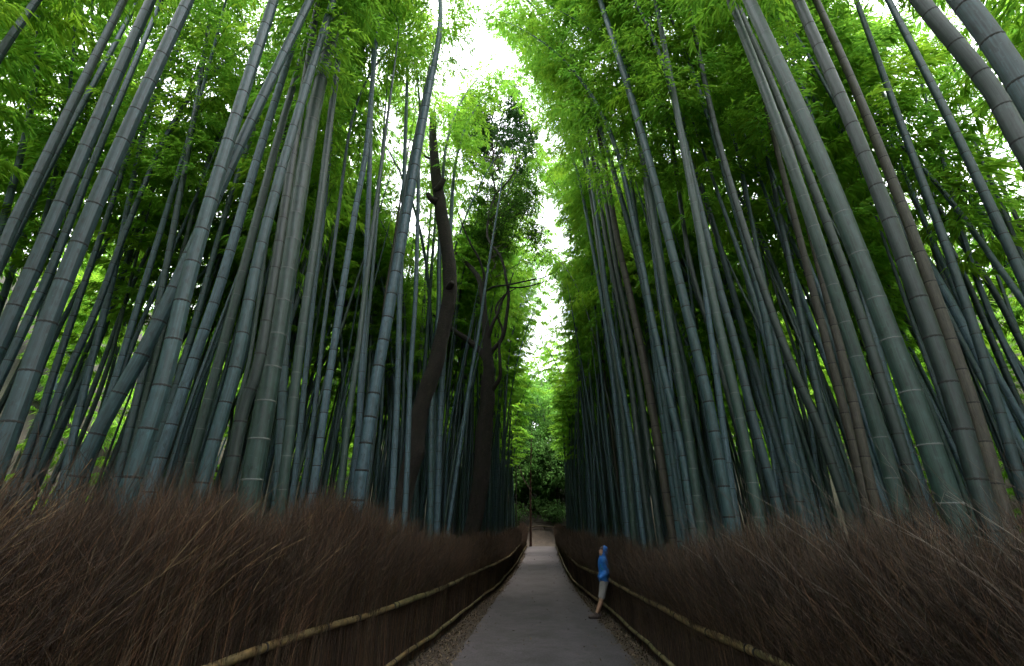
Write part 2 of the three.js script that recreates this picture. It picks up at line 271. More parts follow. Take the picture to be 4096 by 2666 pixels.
const CULMS = [
['d',0.118,30,'dark culm cutting off the very top left corner of the picture',[-8.11,0.00,-4.33,-8.26,8.06,-4.32,-8.33,9.06,-4.31,-8.31,10.31,-4.31]],
['p',0.080,11,'thin pale culm beside the dark culm in the top left corner',[-14.93,0.00,-7.68,-14.52,13.50,-7.70,-14.47,15.29,-7.71,-14.40,16.78,-7.71]],
['d',0.119,32,'dull blue-grey bamboo culm, 4th from the left edge among the nearer culms',[-6.70,0.00,-4.66,-6.96,5.18,-4.65,-7.03,5.95,-4.64,-7.07,6.89,-4.64,-7.16,9.32,-4.63,-7.21,10.79,-4.63]],
['b',0.118,21,'bluish bamboo culm, 3rd from the left edge among the nearer culms',[-10.08,0.00,-6.91,-10.26,6.84,-6.90,-10.33,9.01,-6.90,-10.35,10.56,-6.90,-10.33,11.96,-6.90,-10.34,15.08,-6.90]],
['d',0.119,42,'thick dark culm just left of the widest culm at the left border',[-4.95,0.00,-3.66,-5.04,3.77,-3.66,-5.07,4.59,-3.66,-5.12,5.76,-3.65,-5.19,7.09,-3.65,-5.26,8.96,-3.64]],
['d',0.119,52,'thick dark blue-grey culm rising from the left edge, widest at the picture border',[-3.75,0.00,-3.18,-3.95,2.90,-3.17,-4.02,3.70,-3.17,-4.07,4.98,-3.16,-4.09,6.40,-3.16,-4.08,7.97,-3.16]],
['b',0.119,24,'bluish bamboo culm, 6th from the left edge among the nearer culms',[-8.74,0.00,-6.59,-8.75,4.46,-6.59,-8.76,6.36,-6.59,-8.85,7.69,-6.59,-8.94,9.15,-6.58,-9.17,13.79,-6.57]],
['p',0.119,20,'slim pale culm with a bend, right of the widest culm at the left border',[-8.44,0.00,-8.31,-8.82,3.16,-8.29,-9.08,4.83,-8.28,-9.40,7.31,-8.26,-10.25,12.66,-8.21,-10.22,16.69,-8.21]],
['d',0.118,19,'dull blue-grey bamboo culm, 14th from the left edge among the nearer culms',[-6.99,0.00,-7.75,-7.34,4.15,-7.73,-7.58,6.43,-7.71,-7.98,9.29,-7.69,-8.15,10.46,-7.68,-9.03,15.90,-7.63]],
['m',0.119,38,'grey-green culm leaning strongly right, crossing behind its neighbour on the left side',[-4.51,0.00,-4.04,-4.20,2.57,-4.06,-4.11,3.20,-4.06,-3.97,3.89,-4.07,-3.69,6.53,-4.09,-3.32,9.56,-4.11]],
['m',0.131,42,'thick grey-green culm crossed from behind by the strongly leaning left-hand culm',[-3.48,0.00,-3.85,-3.47,2.73,-3.85,-3.47,3.40,-3.85,-3.56,4.60,-3.85,-3.62,6.98,-3.84,-3.64,9.08,-3.84]],
['m',0.119,17,'grey-green bamboo culm, 16th from the left edge among the nearer culms',[-7.48,0.00,-8.62,-7.47,3.73,-8.62,-7.47,6.22,-8.62,-7.55,8.96,-8.62,-7.53,11.08,-8.62,-7.26,17.75,-8.63]],
['p',0.119,28,'pale blue-grey bamboo culm, 17th from the left edge among the nearer culms',[-4.57,0.00,-5.29,-4.50,2.78,-5.29,-4.46,4.08,-5.30,-4.40,5.30,-5.30,-4.40,7.71,-5.30,-4.33,11.72,-5.30]],
['g',0.119,24,'pale-ringed dark green bamboo culm, 18th from the left edge among the nearer culms',[-4.49,0.00,-5.79,-4.49,3.60,-5.79,-4.49,4.87,-5.79,-4.51,6.49,-5.79,-4.53,9.15,-5.79,-4.46,12.43,-5.80]],
['m',0.118,30,'grey-green bamboo culm, 19th from the left edge among the nearer culms',[-3.50,0.00,-4.65,-3.42,3.08,-4.66,-3.40,3.83,-4.66,-3.46,5.31,-4.65,-3.45,7.30,-4.65,-3.34,10.51,-4.66]],
['g',0.229,50,'thickest green bamboo culm of the left grove, with pale node rings low down',[-3.37,0.00,-5.56,-3.47,2.57,-5.55,-3.53,3.93,-5.55,-3.61,5.35,-5.55,-3.81,9.07,-5.53,-3.77,12.06,-5.54]],
['g',0.128,24,'pale-ringed dark green bamboo culm, 23rd from the left edge among the nearer culms',[-3.29,0.00,-6.27,-3.48,2.98,-6.25,-3.62,4.81,-6.25,-3.75,7.23,-6.24,-3.90,9.27,-6.23,-4.11,12.65,-6.22]],
['p',0.118,18,'pale blue-grey bamboo culm, 27th from the left edge among the nearer culms',[-3.62,0.00,-7.60,-3.69,2.93,-7.59,-3.74,4.94,-7.59,-3.78,8.29,-7.59,-3.77,10.10,-7.59,-3.99,13.71,-7.58]],
['p',0.115,16,'pale straight culm with close dark rings, left of the long leaning pale culm',[-3.08,0.00,-8.23,-3.26,2.86,-8.22,-3.32,3.88,-8.22,-3.47,5.61,-8.21,-3.89,10.03,-8.18,-4.04,11.43,-8.17]],
['m',0.080,9,'grey-green bamboo culm, 30th from the left edge among the nearer culms',[-3.56,0.00,-9.26,-3.78,5.32,-9.24,-3.85,6.35,-9.24,-3.90,7.70,-9.23,-4.10,11.39,-9.22,-4.15,12.18,-9.22]],
['n',0.080,8,'thin brownish culm just left of the culm leaning before the broken trunk',[-3.86,0.00,-10.79,-3.99,4.63,-10.78,-4.11,7.93,-10.78,-4.06,9.67,-10.78,-3.99,12.91,-10.78,-3.80,17.42,-10.79]],
['d',0.104,13,'dull blue-grey bamboo culm, 32nd from the left edge among the nearer culms',[-3.07,0.00,-8.28,-3.06,4.72,-8.28,-3.06,7.38,-8.28,-3.03,8.69,-8.28,-2.98,10.08,-8.29,-2.56,16.72,-8.31]],
['p',0.207,30,'pale blue-grey bamboo culm leaning across in front of the broken tree trunk',[-3.11,0.00,-7.93,-3.06,2.64,-7.93,-3.01,4.49,-7.94,-2.82,7.96,-7.95,-2.60,12.20,-7.96,-2.33,16.11,-7.98]],
['b',0.080,11,'bluish bamboo culm, 26th from the left edge among the nearer culms',[-4.17,0.00,-8.42,-4.27,3.01,-8.41,-4.32,4.35,-8.41,-4.42,5.87,-8.40,-4.46,6.66,-8.40,-4.66,10.54,-8.39]],
['p',0.122,14,'pale blue-grey bamboo culm, 34th from the left edge among the nearer culms',[-2.90,0.00,-9.70,-3.05,3.27,-9.69,-3.08,3.87,-9.68,-3.13,4.82,-9.68,-3.32,7.36,-9.67,-3.43,9.09,-9.66]],
['p',0.111,12,'pale blue-grey bamboo culm, 35th from the left edge among the nearer culms',[-2.84,0.00,-10.35,-2.94,3.14,-10.34,-3.08,5.67,-10.34,-3.13,7.63,-10.33,-3.23,9.43,-10.33,-3.37,11.51,-10.32]],
['m',0.151,14,'grey-green bamboo culm, 36th from the left edge among the nearer culms',[-2.76,0.00,-12.46,-2.83,2.29,-12.45,-3.02,5.67,-12.44,-3.03,7.32,-12.44,-3.01,8.40,-12.44,-3.12,10.52,-12.44]],
['p',0.100,13,'pale blue-grey bamboo culm, 25th from the left edge among the nearer culms',[-4.58,0.00,-9.04,-4.79,3.07,-9.03,-4.84,3.77,-9.03,-4.96,5.12,-9.02,-5.12,7.07,-9.01,-5.26,9.21,-9.00]],
['g',0.100,15,'pale-ringed dark green bamboo culm, 28th from the left edge among the nearer culms',[-3.20,0.00,-7.62,-3.26,2.95,-7.62,-3.27,3.44,-7.62,-3.29,3.96,-7.62,-3.29,5.08,-7.62,-3.33,6.63,-7.62]],
['m',0.118,21,'grey-green bamboo culm, 24th from the left edge among the nearer culms',[-3.52,0.00,-6.85,-3.84,2.65,-6.83,-3.94,3.27,-6.83,-4.04,3.95,-6.82,-4.23,5.32,-6.81,-4.40,7.11,-6.80]],
['k',0.127,30,'blackish bamboo culm directly left of the thickest green culm in the left grove',[-3.42,0.00,-5.16,-3.49,2.68,-5.15,-3.52,3.57,-5.15,-3.47,3.91,-5.15,-3.52,4.98,-5.15,-3.75,8.06,-5.14]],
['g',0.080,11,'pale-ringed dark green bamboo culm, 20th from the left edge among the nearer culms',[-5.86,0.00,-8.57,-5.93,3.90,-8.56,-5.98,4.57,-8.56,-5.97,5.27,-8.56,-6.09,6.75,-8.55,-6.31,8.91,-8.54]],
['b',0.119,20,'bluish bamboo culm, 8th from the left edge among the nearer culms',[-9.35,0.00,-8.16,-9.56,3.40,-8.15,-9.59,4.13,-8.15,-9.67,4.80,-8.14,-9.84,6.75,-8.13,-9.95,8.28,-8.12]],
['b',0.119,20,'bluish bamboo culm, 9th from the left edge among the nearer culms',[-9.00,0.00,-7.98,-9.15,3.50,-7.97,-9.16,3.96,-7.97,-9.22,4.74,-7.97,-9.16,6.31,-7.97,-9.23,8.37,-7.97]],
['p',0.119,19,'pale blue-grey bamboo culm, 11th from the left edge among the nearer culms',[-8.27,0.00,-7.92,-8.15,3.69,-7.93,-8.14,4.01,-7.93,-8.12,4.42,-7.93,-8.24,6.59,-7.93,-8.38,9.01,-7.92]],
['g',0.118,17,'pale-ringed dark green bamboo culm, 15th from the left edge among the nearer culms',[-7.94,0.00,-8.84,-8.16,3.63,-8.83,-8.18,4.13,-8.83,-8.24,4.77,-8.83,-8.28,5.48,-8.82,-8.42,7.26,-8.82]],
['p',0.172,15,'pale blue-grey bamboo culm, 37th from the left edge among the nearer culms',[-2.75,0.00,-13.16,-2.81,2.46,-13.16,-2.88,4.28,-13.15,-2.92,6.20,-13.15,-2.92,7.91,-13.15]],
['p',0.106,9,'thin pale culm leaning right in front of the branching tree',[-2.73,0.00,-13.46,-2.53,2.41,-13.47,-2.34,4.33,-13.49,-2.14,6.29,-13.50,-1.91,8.04,-13.51,-1.63,10.65,-13.53]],
['k',0.118,22,'slender black-green culm bending left, alone across the gap on the right side',[4.52,0.00,-7.28,4.38,2.51,-7.27,4.30,3.60,-7.27,4.08,5.02,-7.25,3.84,9.28,-7.24,3.94,14.22,-7.25]],
['g',0.118,40,'dark green culm with pale rings, left neighbour of the thickest right-hand culm',[3.11,0.00,-4.59,3.20,1.89,-4.60,3.25,2.64,-4.60,3.28,4.10,-4.60,3.24,7.12,-4.60,3.11,9.73,-4.59]],
['g',0.145,58,'thickest grey-green bamboo culm with pale node rings behind the right fence',[3.05,0.00,-3.84,3.07,2.22,-3.84,3.08,2.99,-3.84,3.06,4.57,-3.84,2.99,6.28,-3.83,2.83,8.44,-3.82]],
['k',0.118,28,'black-green bamboo culm, 15th from the right edge among the nearer culms',[4.53,0.00,-6.18,4.59,2.56,-6.18,4.62,3.68,-6.18,4.66,5.43,-6.19,4.50,9.64,-6.18,4.30,12.32,-6.17]],
['k',0.119,50,'thick black-green bamboo culm just left of the tall brown dried culm',[3.08,0.00,-3.79,3.28,2.37,-3.80,3.37,3.16,-3.81,3.43,4.61,-3.81,3.45,6.25,-3.81,3.42,8.36,-3.81]],
['n',0.118,36,'brown dried bamboo culm standing right of a thick black-green culm near the right edge',[4.51,0.00,-5.33,4.79,2.52,-5.34,4.88,3.17,-5.35,5.06,5.91,-5.36,5.13,8.75,-5.36,5.11,10.85,-5.36]],
['d',0.118,28,'dull blue-grey bamboo culm, 11th from the right edge among the nearer culms',[6.37,0.00,-7.04,6.70,2.92,-7.06,6.90,4.35,-7.07,7.12,6.43,-7.08,7.36,9.55,-7.10,7.68,13.61,-7.12]],
['d',0.119,30,'dull blue-grey bamboo culm, 6th from the right edge among the nearer culms',[6.69,0.00,-6.11,6.95,4.55,-6.12,7.06,6.05,-6.13,7.14,7.77,-6.13,7.19,9.01,-6.14,7.23,11.98,-6.14]],
['k',0.119,58,'thick blackish culm just left of the very thick culm in the top right corner',[3.75,0.00,-2.93,3.86,4.36,-2.93,3.88,5.04,-2.94,3.90,5.60,-2.94,3.76,6.55,-2.93,3.73,6.80,-2.93]],
['d',0.121,75,'very thick dark culm crossing the top right corner of the picture',[3.06,0.00,-2.24,3.14,4.26,-2.24,3.16,4.75,-2.24,3.16,5.21,-2.24,3.15,5.46,-2.24,3.13,5.68,-2.24]],
['d',0.080,11,'thin culm slanting steeply from the top edge behind thick right-hand culms',[8.03,0.00,-7.99,7.10,10.43,-7.93,6.97,11.67,-7.93,6.85,12.71,-7.92,6.69,13.76,-7.91,6.45,15.08,-7.90]],
['d',0.118,17,'dull blue-grey bamboo culm, 9th from the right edge among the nearer culms',[10.41,0.00,-10.44,10.57,5.64,-10.44,10.65,7.90,-10.45,10.52,11.82,-10.44,10.54,14.12,-10.44,10.48,18.45,-10.44]],
['g',0.100,15,'pale-ringed dark green bamboo culm, 10th from the right edge among the nearer culms',[9.23,0.00,-9.71,9.37,5.32,-9.72,9.45,7.52,-9.73,9.57,9.36,-9.73,9.49,11.03,-9.73,9.47,15.62,-9.73]],
['k',0.080,10,'black-green bamboo culm, 5th from the right edge among the nearer culms',[13.10,0.00,-11.60,13.01,7.83,-11.59,12.98,10.05,-11.59,12.86,12.63,-11.58,12.87,14.27,-11.58,13.14,17.70,-11.60]],
['k',0.100,13,'black-green bamboo culm, 4th from the right edge among the nearer culms',[12.45,0.00,-10.86,13.08,9.47,-10.89,13.27,11.79,-10.91,13.36,12.61,-10.91,13.58,13.75,-10.92,13.83,17.57,-10.94]],
['d',0.100,13,'dull blue-grey bamboo culm, 3rd from the right edge among the nearer culms',[12.57,0.00,-10.86,12.80,8.86,-10.88,12.76,10.18,-10.88,12.91,12.11,-10.88,12.88,13.30,-10.88]],
['d',0.119,18,'dull blue-grey bamboo culm, 7th from the right edge among the nearer culms',[10.78,0.00,-9.96,10.68,5.47,-9.95,10.65,7.09,-9.95,10.47,8.39,-9.94,10.26,9.61,-9.93,10.23,12.58,-9.92]],
['g',0.130,25,'pale-ringed dark green bamboo culm, 28th from the right edge among the nearer culms',[2.86,0.00,-6.78,2.91,2.23,-6.78,2.94,3.36,-6.79,2.89,5.90,-6.78,2.92,9.55,-6.78,2.95,13.53,-6.79]],
['d',0.118,21,'dull blue-grey bamboo culm, 25th from the right edge among the nearer culms',[3.55,0.00,-7.27,3.42,2.52,-7.27,3.35,3.51,-7.26,3.30,5.28,-7.26,3.26,5.86,-7.26,3.16,9.34,-7.25]],
['p',0.080,8,'pale blue-grey bamboo culm, 27th from the right edge among the nearer culms',[5.06,0.00,-11.27,5.82,7.14,-11.31,6.11,9.28,-11.33,6.30,10.78,-11.34,6.47,12.60,-11.35,6.59,14.24,-11.36]],
['m',0.118,20,'grey-green bamboo culm, 24th from the right edge among the nearer culms',[3.93,0.00,-7.80,4.03,2.68,-7.80,4.13,4.66,-7.81,4.20,5.89,-7.81,4.17,7.26,-7.81,4.05,10.16,-7.80]],
['p',0.080,9,'pale blue-grey bamboo culm, 23rd from the right edge among the nearer culms',[5.58,0.00,-10.65,6.44,6.38,-10.70,6.70,7.88,-10.72,6.91,9.19,-10.73,7.15,10.64,-10.74,7.37,11.81,-10.76]],
['m',0.154,26,'grey-green bamboo culm, 30th from the right edge among the nearer culms',[2.79,0.00,-7.48,2.79,2.36,-7.48,2.79,4.00,-7.48,2.67,6.01,-7.47,2.36,10.21,-7.45,1.83,14.73,-7.42]],
['m',0.114,16,'grey-green bamboo culm, 33rd from the right edge among the nearer culms',[2.72,0.00,-8.83,2.77,2.42,-8.83,2.80,3.34,-8.83,2.80,3.98,-8.83,2.82,4.65,-8.83,2.81,5.51,-8.83]],
['g',0.153,22,'pale-ringed dark green bamboo culm, 31st from the right edge among the nearer culms',[2.72,0.00,-8.68,2.74,2.19,-8.68,2.76,4.55,-8.68,2.73,6.65,-8.68,2.63,12.45,-8.67,2.15,16.29,-8.64]],
['k',0.100,12,'black-green bamboo culm, 26th from the right edge among the nearer culms',[4.16,0.00,-9.16,3.73,5.80,-9.14,3.55,7.77,-9.13,3.63,12.06,-9.13,3.42,14.05,-9.12,2.77,17.49,-9.08]],
['m',0.107,12,'grey-green bamboo culm, 34th from the right edge among the nearer culms',[2.68,0.00,-9.48,2.61,5.47,-9.47,2.57,7.61,-9.47,2.55,8.83,-9.47,2.56,10.16,-9.47,2.55,13.17,-9.47]],
['m',0.136,17,'grey-green bamboo culm, 36th from the right edge among the nearer culms',[2.67,0.00,-9.73,2.65,2.42,-9.72,2.63,4.67,-9.72,2.61,7.20,-9.72,2.24,10.74,-9.70,1.40,16.41,-9.65]],
['k',0.130,14,'black-green bamboo culm, 38th from the right edge among the nearer culms',[2.59,0.00,-11.02,2.55,2.80,-11.02,2.49,5.84,-11.02,2.26,8.86,-11.00,2.15,11.09,-11.00,1.57,16.66,-10.96]],
['p',0.142,12,'pale blue-grey bamboo culm, 42nd from the right edge among the nearer culms',[2.41,0.01,-14.12,2.41,2.25,-14.12,2.40,6.61,-14.12,2.34,8.31,-14.11,2.22,10.34,-14.11,1.84,14.69,-14.08]],
['n',0.156,19,'brown dried bamboo culm among dark culms above and right of the standing person',[2.64,0.00,-9.97,2.57,2.29,-9.97,2.45,5.37,-9.96,2.30,7.34,-9.95,2.16,8.85,-9.95,1.98,12.14,-9.93]],
['p',0.113,11,'pale blue-grey bamboo culm, 40th from the right edge among the nearer culms',[2.52,0.00,-12.27,2.45,2.31,-12.27,2.44,4.02,-12.27,2.35,5.57,-12.26,2.15,8.55,-12.25,2.09,10.67,-12.25]],
['g',0.168,15,'pale-ringed dark green bamboo culm, 41st from the right edge among the nearer culms',[2.45,0.00,-13.47,2.46,2.13,-13.47,2.48,3.58,-13.47,2.48,5.41,-13.47,2.43,6.41,-13.47,2.34,8.51,-13.46]],
['k',0.138,14,'black-green bamboo culm, 39th from the right edge among the nearer culms',[2.54,0.00,-11.82,2.52,2.31,-11.82,2.49,3.40,-11.82,2.47,5.88,-11.82,2.36,8.31,-11.81,2.21,10.35,-11.80]],
['m',0.129,18,'grey-green bamboo culm, 32nd from the right edge among the nearer culms',[2.71,0.00,-8.78,2.63,2.39,-8.77,2.63,3.48,-8.77,2.54,4.58,-8.77,2.42,6.13,-8.76,2.35,7.75,-8.75]],
['p',0.080,10,'pale blue-grey bamboo culm, 35th from the right edge among the nearer culms',[2.70,0.00,-9.78,2.79,2.42,-9.78,2.79,3.34,-9.78,2.92,5.41,-9.79,2.93,7.23,-9.79,2.96,8.91,-9.79]],
['p',0.101,15,'pale blue-grey bamboo culm, 29th from the right edge among the nearer culms',[3.07,0.00,-8.20,3.20,3.14,-8.20,3.22,3.54,-8.21,3.29,4.87,-8.21,3.37,6.38,-8.21,3.46,7.78,-8.22]],
['m',0.100,15,'grey-green bamboo culm, 22nd from the right edge among the nearer culms',[4.76,0.00,-8.80,4.75,2.87,-8.80,4.75,3.37,-8.80,4.75,4.45,-8.80,4.82,5.81,-8.80,4.89,7.14,-8.81]],
['d',0.118,18,'dull blue-grey bamboo culm, 21st from the right edge among the nearer culms',[5.30,0.00,-8.78,5.32,3.13,-8.78,5.31,3.89,-8.78,5.34,4.58,-8.78,5.44,6.28,-8.79,5.55,7.87,-8.79]],
['n',0.118,23,'brownish dry bamboo culm, 20th from the right edge among the nearer culms',[4.61,0.00,-7.44,4.76,2.35,-7.44,4.80,2.76,-7.45,4.84,3.40,-7.45,4.94,5.79,-7.46,5.01,7.58,-7.46]],
['n',0.119,24,'brownish dry bamboo culm, 18th from the right edge among the nearer culms',[4.45,0.00,-7.03,4.65,2.72,-7.04,4.70,3.22,-7.04,4.78,4.09,-7.05,4.92,6.54,-7.05,5.01,8.07,-7.06]],
['b',0.080,9,'bluish bamboo culm, 17th from the right edge among the nearer culms',[7.74,0.00,-12.13,7.67,2.97,-12.13,7.59,4.18,-12.12,7.59,5.50,-12.12,7.60,7.32,-12.12]],
];
{
  const R = rng(4242);
  for (const [style, dia, px, label, flat] of CULMS) {
    const side = Math.sign(flat[0]), top = flat[flat.length - 2], mid = side < 0 && flat[0] > -4 && flat[2] < -7, over = mid && flat[2] < -12 && dia > 0.14, hc = over ? 13.6 : side > 0 && flat[2] < -9 && flat[0] < 3.2 ? 12.5 + 2 * R() : mid ? 13.5 + 2.5 * R() : Math.max(8.8 + 2 * R(), Math.min(top + 0.3, 15));
    bamboo(label, style, dia, flat, { hc, crown: crowns[over ? 0 : Math.floor(R() * 4)], toward: over ? V(1, 0, -0.3).normalize() : mid ? V(side, 0, 0) : side > 0 && flat[2] < -9 && flat[0] < 3.2 ? V(-1, 0, (R() - 0.5) * 0.5).normalize() : V(-side * (0.5 + 0.3 * R()) * (Math.abs(flat[0]) > 5 ? 1 : 0.4), 0, (R() - 0.5) * 2).normalize(), ringed: px >= 17, small: mid && dia < 0.11 ? 0.16 : 1, group: side < 0 ? 'bamboo of the left grove' : 'bamboo of the right grove' });
  }
}
// four tall ones whose crowns close the gap round the trees
for (const [label, style, dia, x, z, hc, side, k] of [['tall grey-green bamboo rising directly behind the broken trunk, crown left of it', 'm', 0.125, -3.75, -14.4, 14, -1, 1], ['tall dull bamboo behind the broken trunk, second of two there', 'd', 0.12, -4.3, -15.7, 15, -1, 2], ['tall pale bamboo right of the path arching left over it beyond the person', 'p', 0.12, 2.75, -15.6, 11.5, -1, 0], ['tall grey-green bamboo right of the path, crown closing the sky gap from the right', 'm', 0.125, 2.65, -17.7, 12.5, -1, 1]])
  bamboo(label, style, dia, [x, 0, z, x - 0.05, 5, z, x + 0.1 * side, 10, z], { hc, crown: crowns[k], toward: V(side, 0, 0), ringed: false, group: x < 0 ? 'bamboo of the left grove' : 'bamboo of the right grove' });
// the rows further along both fences: six different bamboos, copied
const STYLES = ['m', 'd', 'g', 'p', 'b', 'k', 'n'], TONE = { m: 'grey-green', d: 'dull blue-grey', g: 'pale-ringed dark green', p: 'pale blue-grey', b: 'bluish', k: 'black-green', n: 'brownish dry' };
function template(seed, dia, hc, lean, crown) {
  const R = rng(seed), root = new THREE.Group(); root.name = 'bamboo';
  const pts = [V(0, 0, 0), V(lean * 0.12, hc * 0.3, (R() - 0.5) * 0.25), V(lean * 0.4, hc * 0.65, (R() - 0.5) * 0.4), V(lean, hc, (R() - 0.5) * 0.5)];
  const line = new THREE.CatmullRomCurve3(pts, false, 'centripetal').getPoints(30), T = line[30].clone().sub(line[28]).normalize(), M = crownFrame(line[30], T, V(1, 0, 0));
  for (let i = 1; i <= 12; i++) line.push(crownAxis(i / 12, crown.L, crown.A).applyMatrix4(M));
  const tip = T.clone(), short = [...line.slice(0, 31)]; for (let i = 1; i <= 6; i++) short.push(line[30].clone().addScaledVector(tip, i * 0.55));
  return { line, M, crown, bare: culmGeometry(short, dia / 2.1, { seg: 7, seed, pale: seed % 2 === 0 }), dark: culmGeometry(line, dia / 2, { seg: 8, seed }), pale: culmGeometry(line, dia / 2, { seg: 8, seed, pale: true }) };
}
const temps = [[1, 0.12, 7.6, 0.3], [2, 0.135, 8.4, 0.7], [3, 0.11, 7, 0.1], [4, 0.145, 9, 0.5], [5, 0.125, 8, -0.2], [6, 0.1, 7.2, 0.9]].map(([s, d, h, l], i) => template(300 + s, d, h, l, crowns[i % 4]));
const spots = []; for (const c of CULMS) spots.push([c[4][0], c[4][2]]); spots.push([-3.75, -14.4], [-4.3, -15.7], [2.75, -15.6], [2.65, -17.7]);
{
  const R = rng(909), protos = {};
  for (const side of [-1, 1]) {
    let made = 0, tries = 0;
    while (made < 106 && tries++ < 20000) {
      const d = 14 + 33 * Math.pow(R(), 1.15), off = 0.65 + 3.4 * Math.pow(R(), 1.5), x = fenceX(side, d) + side * off;
      if (side < 0 && ((Math.abs(d - 17.4) < 1.1 && off < 1.8))) continue;
      if (spots.some(([a, b]) => Math.hypot(a - x, b + d) < (d < 24 ? 0.36 : 0.42))) continue;
      spots.push([x, -d]); made++;
      const k = Math.floor(R() * 6), u = R(), st = u < 0.34 ? 'm' : u < 0.52 ? 'd' : u < 0.68 ? 'p' : u < 0.82 ? 'g' : u < 0.9 ? 'b' : u < 0.96 ? 'k' : 'n', key = k + st, t = temps[k];
      if (!protos[key]) { const p = protos[key] = new THREE.Group(); p.name = 'bamboo'; part('culm', st === 'g' ? t.pale : t.dark, culmMat[st], p); addCrown(p, t.crown, t.M); shade(p); }
      const o = protos[key].clone(); o.name = numbered('bamboo'); o.position.set(x, ground(x, -d) - 0.05, -d); o.rotation.set(0, (side < 0 ? 0 : Math.PI) + ((off < 2.6 && d > (side > 0 ? 19 : 31)) || (side < 0 && d < 18.5) ? Math.PI + (R() - 0.5) * (d < 19 ? 0.7 : 2.4) : d < 18.5 ? (R() < 0.5 ? 1 : -1) * (0.8 + 0.8 * R()) : (R() - 0.5) * 1.7), 0); const s = 0.88 + 0.24 * R(), tall = d > 18.5 && d < 33 ? (side < 0 ? 1.38 : 1.24) : side > 0 && d < 18.5 ? 1.2 : 1; o.scale.set(s, s * tall * (0.95 + 0.12 * R()), s);
      const far = d < 26 ? 'middle' : 'far'; scene.add(tag(o, `${TONE[st]} slender bamboo culm in the ${far} rows along the ${side < 0 ? 'left' : 'right'} fence`, 'bamboo', `${far} bamboo rows by the ${side < 0 ? 'left' : 'right'} fence`));
    }
  }
}
